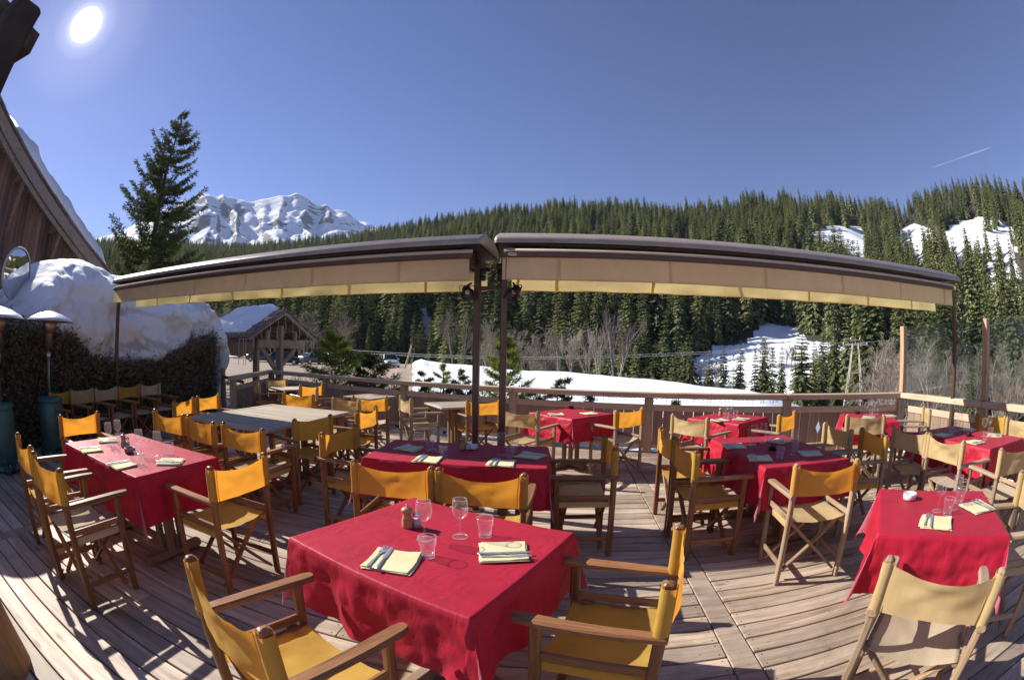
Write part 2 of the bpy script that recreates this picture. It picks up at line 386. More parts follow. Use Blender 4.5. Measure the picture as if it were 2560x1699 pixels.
# boards are trimmed where they would stick out past the railing
inv = Matrix.Rotation(R(-DECK), 3, 'Z')
def beyond(v):
    w = deckpt(v[0], v[1]); d = MAIN_B - MAIN_A
    return (d.x*(w.y - MAIN_A.y) - d.y*(w.x - MAIN_A.x)) > .10*d.length
deck = mb.build('terrace_floor', M['deck'], rz=R(DECK)); tag(deck, kind='structure')
import bmesh
bm = bmesh.new(); bm.from_mesh(deck.data)
def trim(a, b, off):
    a, b = inv @ a, inv @ b; d = (b - a).normalized(); n = Vector((-d.y, d.x, 0))
    g = bm.verts[:] + bm.edges[:] + bm.faces[:]
    bmesh.ops.bisect_plane(bm, geom=g, plane_co=a + n*off, plane_no=n, clear_outer=True)
trim(MAIN_A, MAIN_B, .09); trim(RIGHT_E, MAIN_B, -.09) if False else trim(MAIN_B, RIGHT_E, .09)
bm.to_mesh(deck.data); bm.free()
nb = nails.build('nail_heads', plain('rusty_nail', (.05,.035,.03), .7, .3), deck, rz=0)
bm = bmesh.new(); bm.from_mesh(nb.data); trim(MAIN_A, MAIN_B, -.05); trim(MAIN_B, RIGHT_E, -.05); bm.to_mesh(nb.data); bm.free()
fm = MB()
pr = [inv @ v for v in (MAIN_A, MAIN_B, RIGHT_E)]
for k in range(-3, 19): fm.box((0 if k else 0, k*.62, -.10), (16, .06, .14))
f = fm.build('floor_joists', plain('dark_joists', (.05,.04,.035), .9), rz=R(DECK))
bm = bmesh.new(); bm.from_mesh(f.data); trim(MAIN_A, MAIN_B, -.02); trim(MAIN_B, RIGHT_E, -.02); bm.to_mesh(f.data); bm.free()
f.parent = deck; f.rotation_euler = (0,0,0)

# ------------------------------------------------------------------ director's chairs
CW = .25
def chair_meshes(zw, yw, tagm):
    S = {}
    for s in (-1, 1):
        b = MB(); b.beam((s*CW, 0, 0), (s*CW, 0, .868), .034, .044, .2, dome=.03); S['rear_post', s] = b.mesh('rear_post', zw, False)
        b = MB(); b.beam((s*CW, .405, 0), (s*CW, .425, .637), .034, .042, .2); S['front_post', s] = b.mesh('front_post', zw)
        b = MB(); st = [(-.028,.020,.640),(-.02,.024,.640),(.06,.026,.642),(.22,.029,.644),(.40,.031,.643),(.475,.030,.641),(.502,.024,.640),(.512,.012,.640)]
        vs = []
        for y, hw, z in st:
            xo = s*(.006*math.sin((y+.03)/.54*PI))
            for px, pz in ((-.8,0),(.8,0),(1,.006),(1,.020),(.75,.027),(-.75,.027),(-1,.020),(-1,.006)): vs.append((s*CW*1.0 + xo + px*hw + s*.004, y, z - .006 + pz))
        n = 8; k = len(st)
        b.add(vs, [(i*n+j, i*n+(j+1)%n, (i+1)*n+(j+1)%n, (i+1)*n+j) for i in range(k-1) for j in range(n)] + [tuple(range(n-1,-1,-1)), tuple((k-1)*n+j for j in range(n))])
        S['armrest', s] = b.mesh('armrest', yw)
        b = MB(); b.beam((s*(CW-.002), .02, .488), (s*(CW-.002), .40, .488), .02, .036, .2); S['side_rail', s] = b.mesh('side_rail', yw)
        b = MB(); b.beam((s*(CW+.0), .02, .150), (s*(CW+.0), .402, .150), .02, .036, .2); S['stretcher', s] = b.mesh('stretcher', yw)
        for j, y in enumerate((.055, .355)):
            b = MB(); b.beam((-s*.232, y + s*.011, .05), (s*.218, y + s*.011, .458), .019, .036, .2, up=(0,1,0))
            S['cross_leg', s, j] = b.mesh('cross_leg', zw)
        b = MB(); b.tube([(s*.221, .03, .452), (s*.221, .42, .452)], .014, 8)
        b.box((s*.236, .055, .462), (.02, .05, .006)); b.box((s*.236, .355, .462), (.02, .05, .006)); S['seat_bar', s] = b.mesh('seat_bar', yw)
    return S
def seat_mesh(mat, sag, seed):
    b = MB(); nv = 10
    def fn(u, v):
        x = (u*2 - 1); y = .022 + v*.395
        if abs(x) > .86:
            t = (abs(x) - .86)/.14; s = 1 if x > 0 else -1
            return Vector((s*(.2385 - .004*t), y, .468 - .064*t))
        x2 = x/.86; z = .469 - sag*(1 - x2*x2) - .006*math.sin(v*PI)*(1-abs(x2)) + .006*fbm(Vector((x*3, y*7, seed*2.3)), 3)
        return Vector((x2*.2365, y, z))
    b.grid(fn, 24, nv); return b.mesh('seat', mat, True)
def back_mesh(mat, bow, sag, tw, seed):
    b = MB()
    def fn(u, v):
        x = (u*2 - 1)*.243; c = 1 - (u*2-1)**2
        z = .652 + v*.196 - sag*c*(v**1.5)*1.0 - .010*c*(1-v)*(seed % 3 - 1)
        y = -.012 - bow*c*(.75 + .25*math.cos(v*PI*1.3 + seed)) + tw*c*math.sin(v*5 + u*4 + seed) + .011*c*fbm(Vector((u*4, v*3, seed*3.1)), 3) + .004*math.sin(u*26 + seed)*(1-c)*v
        return Vector((x, y, z))
    b.grid(fn, 22, 9)
    for s in (-1, 1):         # sleeves sewn round the posts
        vs = []; n = 14; L = 7
        for i in range(L):
            z = .646 + i/(L-1)*.206; w = .0245 + .0012*math.sin(i*2.1 + seed); fl = .0275
            for j in range(n):
                a = 2*PI*j/n; ca, sa = math.cos(a), math.sin(a)
                k = (abs(ca)**3 + abs(sa)**3)**(-1/3)
                vs.append((s*CW + w*ca*k, fl*sa*k, z + (.004 if ca*s < 0 else 0)*(1 if i in (0, L-1) else 0)))
        b.add(vs, [(i*n+j, i*n+(j+1)%n, (i+1)*n+(j+1)%n, (i+1)*n+j) for i in range(L-1) for j in range(n)])
        # hem seams
        b.box((s*(CW-.034), -.0165 - bow*.05, .75), (.004, .002, .19))
    return b.mesh('backrest', mat, True)
CHM = {'teak': chair_meshes(M['teak'], M['teaky'], 't'), 'grey': chair_meshes(M['grey'], M['greyy'], 'g')}
SEATS = {k: [seat_mesh(M[k], s, i) for i, s in enumerate((.028, .040, .034))] for k in ('yellow', 'beige', 'sand')}
BACKS = {k: [back_mesh(M[k], *a) for a in ((.036,.028,.004,0), (.046,.042,.007,1), (.026,.018,.004,2), (.040,.034,.012,3))] for k in ('yellow', 'beige', 'sand')}
nchair = [0]
def chair(a, b, label, back='yellow', seat=None, wood_='teak', flip=False, group='chairs at the tables', raw=None):
    """ a, b: the two knobs as seen in the photograph, left one first as seen by someone behind the chair looking to its front """
    i = nchair[0]; nchair[0] += 1
    if raw: mid, ang = Vector((raw[0], raw[1], 0)), R(raw[2])
    else:
        A, B = P(a[0], a[1], .876), P(b[0], b[1], .876)
        mid = (A + B)/2; d = B - A; ang = math.atan2(d.y, d.x)
    if flip: ang += PI
    t = empty('director_chair', (mid.x, mid.y, 0), ang)
    tag(t, label, 'chair', group)
    S = CHM[wood_]
    for key, me in S.items():
        link(key[0], me, t)
    link('seat', SEATS[seat or back][i % 3], t); link('backrest', BACKS[back][(i*7+3) % 4], t)
    return t
chair((42,1077), (76.5,1112), 'mustard chair left of the red table beside the heaters, farther of two')
chair((81.6,1124.5), (148,1168), 'mustard chair with sunlit sand seat, nearer of two left of the heaters table', 'yellow', 'sand')
chair((242,1025.5), (150.5,1034), 'mustard chair at the far end of the red table beside the heaters', 'yellow', flip=False, raw=None, wood_='teak', group='chairs at the tables')
chair((522,1163), (659,1128), 'mustard chair with glowing back at the right end of the heaters table', flip=False)
chair((386.5,1020), (458,1033), 'mustard chair on the near side of the bare wooden table, leftmost of three')
chair((469,1034), (535,1052), 'mustard chair on the near side of the bare wooden table, middle of three')
chair((559,1052), (655,1068), 'tan backed chair on the near side of the bare wooden table, rightmost of three', 'yellow', 'beige')
chair((491,989), (425,1001), 'mustard chair at the left end of the bare wooden table, nearer the heaters')
chair((544,982), (495,988), 'mustard chair at the left end of the bare wooden table, nearer the hut')
chair((743,1043.6), (820,1034), 'mustard chair with half shaded back at the right end of the bare wooden table')
chair((891,1023.7), (940.6,1011.5), 'glowing orange chair between the bare wooden table and the railing')
chair((814,1076), (882,1061), 'mustard chair at the left end of the red table under the awning posts', flip=True)
chair((782,984), (712,980), 'dark mustard chair on the far side of the bare wooden table', raw=(-3.15,6.23,183))
chair((901,998), (831,989), 'faded beige chair with torn light patch behind the bare wooden table', 'beige', raw=(-2.27,6.0,157))
chair((639,950), (648.5,954), 'beige chair seen side on at the small table in the railing corner by the hut', 'beige', raw=(-4.95,7.88,-45))
chair((715,945), (665,946), 'faded beige chair with its back in the railing corner by the hut', 'beige', 'sand', raw=(-5.02,8.86,236))
chair((754,960), (801.5,958.7), 'orange chair at the right of the small table in the corner by the hut', raw=(-3.73,7.95,56))
chair(None, None, 'chair seen edge on beside the pink slatted table at the railing', raw=(-3.32,7.32,-66), back='beige')
chair((884.5,987), (965,989), 'orange backed chair facing the pink slatted table at the railing', 'yellow', 'sand')
chair((888,1145), (1076,1161.5), 'orange chair at the near side of the red table under the awning posts, left one')
chair((1098,1165), (1309.7,1179), 'mustard chair at the near side of the red table under the awning posts, right one')
chair((1539,1116), (1513,1086.7), 'yellow chair at the right end of the red table under the awning posts', 'yellow', 'beige')
chair((1004,986.5), (1026,993.5), 'beige chair left of the small grey wooden table by the railing', 'beige', 'sand', 'grey')
chair((1172,999.5), (1244.7,997), 'mustard chair in front of the small grey wooden table, behind the awning posts')
chair((1266,1018.6), (1334,1025), 'faded beige chair left of the red table that has no glasses', 'beige', 'beige', 'grey')
chair((1550.5,1022.4), (1596.7,1017), 'orange chair right of the red table that has no glasses', 'yellow', 'sand', 'grey')
chair((1681,1031), (1772,1042), 'faded beige chair left of the red railing table with the pepper mill', 'beige', 'sand', 'grey')
chair((1949.8,1034), (1986,1024), 'orange chair right of the red railing table with the pepper mill', 'yellow', 'beige', 'grey')
chair((1684,1086.7), (1656,1067), 'yellow chair left of the long red aisle table, farther of two', flip=True)
chair((1740,1122), (1694,1094.4), 'yellow chair left of the long red aisle table, nearer of two', flip=True)
chair((2003,1155), (2136,1143.6), 'orange backed chair with beige seat at the near end of the long red aisle table', 'yellow', 'beige', 'grey')
chair((2127,1069.6), (2066,1054), 'beige chair on the right side of the long red aisle table, farther of two', 'beige', 'beige', 'grey')
chair((2217.6,1086), (2156,1066), 'yellow chair on the right side of the long red aisle table, nearer of two', 'yellow', 'yellow', 'grey')
chair((2123,1034), (2207,1035), 'beige chair with its back to the camera at the corner table by the glass screen', 'beige', 'beige', 'grey')
chair((2311,1012), (2325,1021), 'pale yellow chair seen side on under the glass screen, at the corner table', 'beige', 'beige', 'grey', flip=True)
chair((2314.6,1076), (2241,1062), 'beige chair left of the long red table by the glass screen, farther of two', 'beige', 'beige', 'grey', flip=True)
chair((2409,1097.7), (2327,1079), 'beige chair with slanting dark armrest left of the glass screen table, nearer of two', 'beige', 'sand', 'grey', flip=True)
chair(None, None, 'bright yellow chair behind the glass screen table against the right railing', 'yellow', 'yellow', 'grey', raw=(5.50,2.78,88))
chair(None, None, 'beige chair behind the glass screen table cut by the right picture edge', 'beige', 'beige', 'grey', raw=(5.44,2.22,86))
chair(None, None, 'beige chair at the near end of the glass screen table, cut by the picture edge', 'beige', 'sand', 'grey', raw=(3.80,1.55,-20))
chair((2247,1388), (2492,1414), 'faded beige chair with wrinkled back in the lower right corner', 'beige', 'sand', 'grey')
chair(None, None, 'weathered chair beyond the red table with the white ashtray, cut by the picture edge', 'beige', 'sand', 'grey', raw=(2.86,.95,54))
chair((473,1383), (656,1563), 'mustard chair at the lower left, nearest chair to the camera')
chair((1677.6,1449.5), (1702,1308), 'yellow chair with long armrests right of the nearest red table')
HG = 'chairs lined up along the hedge'
for (yy, rot, bk, wd), lb in zip(((3.70,-80,'yellow','teak'), (4.17,-84,'beige','teak'), (4.72,-86,'sand','teak'), (5.28,-88,'yellow','teak'), (5.86,-90,'sand','teak')),
        ('mustard chair against the hedge beside the patio heater, first of the row', 'sand coloured chair against the hedge, second of the row from the heater', 'pale sand chair against the hedge half hidden by the awning post',
         'mustard chair against the hedge just right of the awning post', 'pale chair against the hedge, last of the row')):
    chair(None, None, lb, bk, 'sand', wd, group=HG, raw=(-6.12, yy, rot))

# ------------------------------------------------------------------ tables, cloths and everything laid on them
TOP = .735
def table_thing(name, label, x, y, rz, L, Wd, top_mat, group, pink=False):
    t = empty(name, (x, y, 0), R(rz)); tag(t, label, 'table', group)
    b = MB(); hx, hy = L/2 - .012, Wd/2 - .012; fr = .075
    if not pink:
        n = max(5, round((Wd - 2*fr)/.075)); w = (2*hy - 2*fr)/n
        for i in range(n): b.beam((-hx+fr, -hy+fr + w*(i+.5), TOP-.015), (hx-fr, -hy+fr + w*(i+.5), TOP-.015), w-.007, .024, .15)
        for s in (-1, 1): b.beam((-hx, s*(hy-fr/2), TOP-.0145), (hx, s*(hy-fr/2), TOP-.0145), fr-.006, .028, .15)
        b2 = MB()
        for s in (-1, 1): b2.beam((s*(hx-fr/2), -hy+fr, TOP-.0145), (s*(hx-fr/2), hy-fr, TOP-.0145), fr-.006, .028, .15)
        b.v += [v for v in b2.v]; off = len(b.v) - len(b2.v)
        b.f += [tuple(i+off for i in f) for f in b2.f]; b.mi += b2.mi
    else:
        n = 8; w = 2*hx/n
        for i in range(n):
            for j in range(3): b.beam((-hx + w*(i+.5), -hy + 2*hy*j/3 + .004, TOP-.015), (-hx + w*(i+.5), -hy + 2*hy*(j+1)/3 - .004, TOP-.015), w-.008, .026, .15)
    b.box((0, 0, TOP-.045), (L*.7, .05, .03)); b.box((0, 0, TOP-.0465), (.05, Wd*.7, .03))
    b.build('tabletop', top_mat, t)
    cs = [0] if L < 1.0 else [-L*.30, L*.30]
    for c in cs:
        for sx in (-1, 1):
            for sy in (-1, 1):
                lb = MB(); lb.beam((c + sx*.062, sy*.062, .07), (c + sx*.062, sy*.062, TOP-.062), .052, .052, .15); lb.build('leg', M['tableleg'], t)
        for dx, dy, z in ((1, 0, .045), (0, 1, .042)):
            fb = MB(); r = Wd*.36 if (dy or len(cs) > 1) else L*.36
            if len(cs) > 1 and dx: continue
            fb.beam((c - dx*r, -dy*r, z), (c + dx*r, dy*r, z), .085, .065, .3)
            for s in (-1, 1): fb.beam((c + s*dx*(r-.05), s*dy*(r-.05), 0), (c + s*dx*(r-.05), s*dy*(r-.05), z-.025), .07, .07, .2, up=(0,1,0))
            fb.build('foot_beam', M['tableleg'], t)
    if len(cs) > 1:
        fb = MB(); fb.beam((cs[0], 0, .10), (cs[1], 0, .10), .06, .05, .2); fb.build('stretcher', M['tableleg'], t)
    return t
def cloth(label, x, y, rz, L, Wd, over, seed):
    a, bb = L/2 + .004, Wd/2 + .004; b = MB()
    def cuts_(h):
        c = [h - .012, h - .005, h, h + .004, h + .010, h + .018]; n = int(over/.014); c += [h + .018 + (over-.018)*(i+1)/n for i in range(n)]
        k = int((h-.012)/.018) + 1; pos = [(h-.012)*i/k for i in range(k)] + c; return sorted({-x for x in pos} | set(pos))
    US, VS = cuts_(a), cuts_(bb); nu, nv = len(US) - 1, len(VS) - 1
    ph = [seed*1.7 + k*2.1 for k in range(4)]
    def out(side, t, drop):
        w = .5*math.sin(t*13 + ph[side]) + .35*math.sin(t*23 + ph[side]*1.9) + .3*noise.noise(Vector((t*4, side, seed)))
        return .006*min(1, drop/.012) + drop*(.08 + .12*w)
    def fn(u, v):
        U, V = US[round(u*nu)], VS[round(v*nv)]; sx, sy = (1 if U > 0 else -1), (1 if V > 0 else -1)
        p, q_ = max(abs(U)-a, 0), max(abs(V)-bb, 0)
        wr = .0016*fbm(Vector((U*5, V*5, seed*3.0)), 4)
        if p == 0 and q_ == 0:
            e = min(a-abs(U), bb-abs(V)); return Vector((U, V, TOP + .006 + wr - .002*max(0, 1-e/.005)))
        rho = math.hypot(p, q_); wv = math.atan2(q_, p)/(PI/2)
        wn_ = (.012*fbm(Vector((U*6, V*6, seed*2.0 + 5)), 5) + .016*abs(noise.noise(Vector((U*12 + 2*V, V*12 - U, seed*3.0)))) )*min(1, rho/.05)
        if q_ == 0: o = out(0 if sx > 0 else 1, V, p) + wn_; return Vector((sx*(a + o), V, TOP - .001 - math.sqrt(max(p*p - o*o*.6, p*p*.6)) + wr))
        if p == 0: o = out(2 if sy > 0 else 3, U, q_) + wn_; return Vector((U, sy*(bb + o), TOP - .001 - math.sqrt(max(q_*q_ - o*o*.6, q_*q_*.6)) + wr))
        k = math.sin(PI*wv); k = k**.8; asym = .5 + .16*math.sin(seed*3 + sx + 2*sy)
        ox = out(0 if sx > 0 else 1, sy*bb, rho)*(1-wv); oy = out(2 if sy > 0 else 3, sx*a, rho)*wv
        dg = (.24 + .05*math.sin(seed + sx*2 + sy))*rho*k
        tw = .045*rho*math.sin(2*PI*wv)
        X = a + ox + dg*asym*1.35 - tw; Y = bb + oy + dg*(1-asym)*1.35 + tw
        return Vector((sx*X + wn_*.3, sy*Y + wn_*.3, TOP - .001 - rho*math.sqrt(1 - min(.5, (.45*k)**2)) + wr))
    b.grid(fn, nu, nv)
    # outward facing sides: grid winding already faces up
    o = b.build('tablecloth', M['cloth'], None, True, (x, y, 0), R(rz)); tag(o, label, 'tablecloth', 'red cloths on the tables'); return o

TG = 'tables on the terrace'
red = [  # key, x, y, rz, L, W, overhang, phrase
    ('T13', -.32, 1.80, -29, .93, .83, .29, 'nearest red table'),
    ('T12', 2.235, 1.40, -46, .79, .79, .31, 'red table with the white ashtray'),
    ('T1', -2.80, 2.42, -9, 1.26, .80, .31, 'red table beside the patio heaters'),
    ('T5', -.39, 3.57, -5, 1.36, .76, .30, 'red table under the awning posts'),
    ('T9', 2.29, 3.39, 85, 1.22, .82, .31, 'long red table by the aisle'),
    ('T11', 4.57, 2.60, 85, 1.22, .84, .30, 'long red table by the glass screen'),
    ('T10', 4.66, 4.50, 51, .80, .80, .30, 'red table in the glass screen corner'),
    ('T8', 2.80, 5.36, 31, .78, .78, .30, 'red railing table with the pepper mill'),
    ('T7', .82, 6.11, 38, .80, .80, .30, 'red railing table without glasses'),
]
PH = {}
for i, (k, x, y, rz, L, Wd, ov, ph) in enumerate(red):
    PH[k] = ph
    table_thing('dining_table', 'wooden pedestal table under the cloth of the ' + ph, x, y, rz, L, Wd, M['tabletop'], TG)
    cloth('red cloth draped over the ' + ph, x, y, rz, L, Wd, ov, i + 1)
table_thing('wooden_table', 'big bare slatted wooden table half in shadow, set with eight chairs', -2.88, 4.87, -9, 1.36, 1.80, M['tabletop'], TG)
table_thing('wooden_table', 'small bare table in the railing corner by the hut', -4.40, 8.40, -36, .72, .72, M['tabletop'], TG)
table_thing('wooden_table', 'bare table with pink slatted top standing against the railing', -2.46, 7.72, -22, .66, .78, M['tabletop'], TG, True)
table_thing('wooden_table', 'small grey bare wooden table left of the awning posts by the railing', -.86, 6.98, 31, .76, .76, M['tabletop'], TG)

CZ = TOP + .0075
def napkin_mesh(seed):
    b = MB(); q = random.Random(seed)
    for k in range(3):
        s = .192 - k*.005; z0 = k*.0034; ox = q.uniform(-.005, .005); tw_ = q.uniform(-.05, .05)
        def fn(u, v):
            x, y = (u-.5)*s + ox, (v-.5)*s
            lift = .010*max(0, (u-.72))*max(0, (v-.6))*20 if k == 2 else 0
            x, y = x - tw_*y, y + tw_*x
            return Vector((x + .004*math.sin(v*4+seed), y + .003*math.sin(u*5+k), z0 + .0036 + .0010*noise.noise(Vector((u*5, v*5, seed+k))) + lift*.25))
        b.grid(fn, 12, 12)
        n = 13; 
        # rolled edge all round, so that the layer has thickness
        for e in range(4):
            pts = []
            for i in range(9):
                t = i/8; uv = [(t,0),(1,t),(1-t,1),(0,1-t)][e]; p = fn(*uv); pts.append((p.x, p.y, p.z-.0016))
            b.tube(pts, .0016, 6)
    return b.mesh('napkin', M['napkin'], True)
NAPS = [napkin_mesh(s) for s in range(3)]
def fork_mesh():
    b = MB(); sec = [(-.098,.004,.0028),(-.095,.0075,.003),(-.06,.006,.0028),(-.02,.0034,.0032),(.015,.0032,.004),(.03,.007,.003),(.045,.0125,.0018),(.055,.0125,.0018)]
    for (y0,w0,z0),(y1,w1,z1) in zip(sec, sec[1:]):
        b.add([(-w0,y0,z0),(w0,y0,z0),(w0,y0,z0-.0018),(-w0,y0,z0-.0018),(-w1,y1,z1),(w1,y1,z1),(w1,y1,z1-.0018),(-w1,y1,z1-.0018)], [(0,1,5,4),(1,2,6,5),(2,3,7,6),(3,0,4,7),(0,3,2,1),(4,5,6,7)])
    for k in range(4): b.beam((-.0105+k*.007, .0545, .0012), (-.0100+k*.0067, .099, .005), .0034, .0018, .2)
    return b.mesh('fork', M['steel'], False)
def knife_mesh():
    b = MB(); sec = [(-.105,.004,.0045),(-.10,.0078,.006),(-.05,.0070,.0065),(-.015,.0058,.0055),(.0,.0085,.003),(.03,.0105,.0026),(.08,.0100,.0022),(.102,.0055,.002),(.108,.0015,.0018)]
    for (y0,w0,t0),(y1,w1,t1) in zip(sec, sec[1:]):
        b.add([(-w0,y0,t0*.5+.001),(0,y0,t0+.001),(w0,y0,t0*.5+.001),(0,y0,.0006),(-w1,y1,t1*.5+.001),(0,y1,t1+.001),(w1,y1,t1*.5+.001),(0,y1,.0006)], [(0,1,5,4),(1,2,6,5),(2,3,7,6),(3,0,4,7),(0,3,2,1),(4,5,6,7)])
    return b.mesh('knife', M['steel'], False)
FORK, KNIFE = fork_mesh(), knife_mesh()
def wine_mesh():
    b = MB(); o = [(.001,.0),(.034,.0),(.035,.0015),(.033,.003),(.012,.006),(.0052,.012),(.0042,.03),(.004,.075),(.006,.083),(.015,.090),(.028,.104),(.0345,.122),(.0355,.138),(.0335,.158),(.0305,.180)]
    i = [(.0293,.180),(.0322,.158),(.0343,.138),(.0333,.122),(.027,.105),(.014,.0925),(.001,.090)]
    b.lathe(o + i, 28)
    for r_, z in ((.0300, .180), (.0343, .0016)): b.cur = 1; b.tube([(r_*math.cos(k*PI/14), r_*math.sin(k*PI/14), z) for k in range(29)], .0011, 5, False)
    return b.mesh('wine_glass', [M['glass'], M['rimglint']], True)
def tumbler_mesh():
    b = MB(); n = 36; o = [(.001,.0),(.026,.0),(.028,.002),(.0305,.05),(.0345,.056),(.0370,.087),(.0372,.089)]; i = [(.0352,.0885),(.0325,.058),(.0285,.05),(.026,.013),(.001,.011)]
    vs = []; pr = o + i
    for k, (r, z) in enumerate(pr):
        for j in range(n):
            a = 2*PI*j/n; rr = r*(1 - (.045*abs(math.sin(a*4.5)) if 2 <= k <= 3 else 0)); vs.append((rr*math.cos(a), rr*math.sin(a), z))
    b.add(vs, [(k*n+j, k*n+(j+1)%n, (k+1)*n+(j+1)%n, (k+1)*n+j) for k in range(len(pr)-1) for j in range(n)])
    for r_, z in ((.0362, .0885), (.0272, .0015), (.026, .0125)): b.cur = 1; b.tube([(r_*math.cos(k*PI/14), r_*math.sin(k*PI/14), z) for k in range(29)], .0012, 5, False)
    return b.mesh('tumbler', [M['glass'], M['rimglint']], True)
WINE, TUMB = wine_mesh(), tumbler_mesh()
def napkin(px, py, rz, ph, i, fk=True, kn=True, cross=0, side=-1):
    ph = ph.replace('at the ', '').replace(' setting of the ', ' on the ')
    p = P(px, py, CZ+.012); o = link('napkin', NAPS[i % 3], None, (p.x, p.y, CZ+.001), R(rz)); tag(o, 'folded yellow napkin, ' + ph, 'napkin', 'folded napkins on the red cloths')
    zt = CZ + .001 + .0118
    c, s = math.cos(R(rz)), math.sin(R(rz))
    def w(lx, ly): return (p.x + lx*c - ly*s, p.y + lx*s + ly*c)
    if fk:
        x, y = w(side*.062, .006); f = link('fork', FORK, None, (x, y, zt), R(rz + cross)); tag(f, 'steel fork on the napkin ' + ph, 'fork', 'forks laid on napkins')
    if kn:
        x, y = w(side*.030, 0); f = link('knife', KNIFE, None, (x, y, zt), R(rz + cross + 4)); tag(f, 'steel knife on the napkin ' + ph, 'knife', 'knives laid on napkins')
def wine(px, py, ph):
    p = P(px, py, CZ); o = link('wine_glass', WINE, None, (p.x, p.y, CZ), rng.random()*6); tag(o, 'stemmed wine glass ' + ph, 'wine glass', 'wine glasses on the red cloths')
def tumb(px, py, ph):
    p = P(px, py, CZ); o = link('tumbler', TUMB, None, (p.x, p.y, CZ), rng.random()*6); tag(o, 'faceted glass tumbler ' + ph, 'tumbler', 'tumblers on the red cloths')
def mill(px, py, ph):
    p = P(px, py, CZ); t = empty('pepper_mill', (p.x, p.y, CZ)); tag(t, 'turned wooden pepper mill ' + ph, 'pepper mill', 'pepper mills')
    b = MB(); b.lathe([(.0,.0),(.026,.0),(.027,.004),(.0265,.03),(.0235,.036),(.0255,.040),(.022,.050),(.0185,.062),(.020,.074),(.0215,.0765),(.0001,.077)], 24); b.build('body', M['millwood'], t, True)
    b = MB(); b.lathe([(.001,.0775),(.026,.0775),(.0275,.083),(.024,.092),(.012,.099),(.001,.101)], 24); b.build('cap', M['millwood'], t, True)
    b = MB(); b.lathe([(.004,.100),(.004,.104),(.007,.107),(.007,.112),(.001,.115)], 12); b.build('knob', M['chrome'], t, True)
def salt(px, py, ph):
    p = P(px, py, CZ); t = empty('salt_shaker', (p.x, p.y, CZ)); tag(t, 'glass salt shaker with steel cap ' + ph, 'salt shaker', 'salt shakers')
    b = MB(); b.lathe([(.001,0),(.021,0),(.022,.003),(.019,.055),(.017,.058)], 20); b.build('body', M['salt'], t, True)
    b = MB(); b.lathe([(.001,.003),(.018,.003),(.0165,.040),(.001,.041)], 20); b.build('salt', M['ceramic'], t, True)
    b = MB(); b.lathe([(.0185,.056),(.0195,.064),(.016,.074),(.001,.079)], 20); b.build('cap', M['chrome'], t, True)
def ashtray(px, py, label, mat, r=.05):
    p = P(px, py, CZ+.01); b = MB(); b.lathe([(.001,0),(r*.8,0),(r,.006),(r*1.02,.034),(r*.98,.038),(r*.86,.037),(r*.80,.012),(.001,.009)], 32)
    o = b.build('ashtray', M[mat], None, True, (p.x, p.y, CZ)); tag(o, label, 'ashtray', 'ashtrays')
# nearest table
a = PH['T13']
napkin(980, 1397, -6, 'at the left setting of the ' + a, 0, side=-1); napkin(1259, 1375, -86, 'at the right setting of the ' + a, 1, side=1)
wine(1062, 1347, 'left of two on the ' + a); wine(1151, 1341, 'right of two on the ' + a)
tumb(1070, 1390, 'beside the left napkin of the ' + a); tumb(1213, 1339, 'behind the right napkin of the ' + a)
mill(1019, 1316, 'on the ' + a); salt(1043, 1316, 'on the ' + a)
a = PH['T1']
napkin(227, 1121, -25, 'at the far left setting of the ' + a, 2); napkin(270, 1098, 150, 'behind the glasses of the ' + a, 0); napkin(304, 1159, -12, 'at the near middle setting of the ' + a, 1); napkin(426, 1151, -60, 'at the near right setting of the ' + a, 2, side=1)
wine(274, 1113, 'leftmost of four on the ' + a); wine(297, 1104, 'second from left of four on the ' + a); wine(351, 1134, 'third from left of four on the ' + a); wine(397, 1139, 'rightmost of four on the ' + a)
tumb(281, 1116, 'beside the left wine glasses of the ' + a); tumb(349, 1160, 'in the middle of the ' + a); tumb(425, 1136, 'at the right side of the ' + a); tumb(300, 1110, 'behind the pepper mill of the ' + a)
mill(310, 1117, 'on the ' + a); salt(320, 1116, 'on the ' + a); ashtray(325, 1127, 'dark grey round ashtray on the ' + a, 'greycer')
a = PH['T5']
napkin(1022, 1118, -20, 'at the shaded left setting of the ' + a, 0); napkin(1069, 1146, -8, 'at the near left setting of the ' + a, 1); napkin(1253, 1155, -10, 'at the near right setting of the ' + a, 2); napkin(1327, 1137, 60, 'at the shaded right setting of the ' + a, 0, side=1)
wine(1083, 1122, 'left one of the pair on the ' + a); wine(1097, 1128, 'right one of the pair on the ' + a); wine(1253, 1137, 'standing alone on the ' + a)
tumb(1075, 1127, 'behind the left napkins of the ' + a); tumb(1109, 1142, 'nearer left one on the ' + a); tumb(1285, 1128, 'farther right one on the ' + a); tumb(1274, 1144, 'nearer right one on the ' + a)
mill(1157, 1122, 'on the ' + a); salt(1170, 1124, 'on the ' + a); ashtray(1182, 1119, 'pale ashtray beside the salt on the ' + a, 'ceramic', .042)
a = PH['T9']
napkin(1836, 1113, -15, 'at the far left setting of the ' + a, 1); napkin(1949, 1101, 20, 'at the far right setting of the ' + a, 2); napkin(1899, 1143, -25, 'at the near left setting of the ' + a, 0); napkin(2026, 1131, 70, 'at the near right setting of the ' + a, 1, side=1)
wine(1883, 1111, 'far left of four on the ' + a); wine(1906, 1106, 'far right of four on the ' + a); wine(1950, 1130, 'near left of four on the ' + a); wine(1984, 1136, 'near right of four on the ' + a)
tumb(1884, 1115, 'beside the far left napkin of the ' + a); tumb(1919, 1102, 'behind the far wine glasses of the ' + a); tumb(1949, 1146, 'beside the near left napkin of the ' + a); tumb(1987, 1129, 'behind the near wine glasses of the ' + a)
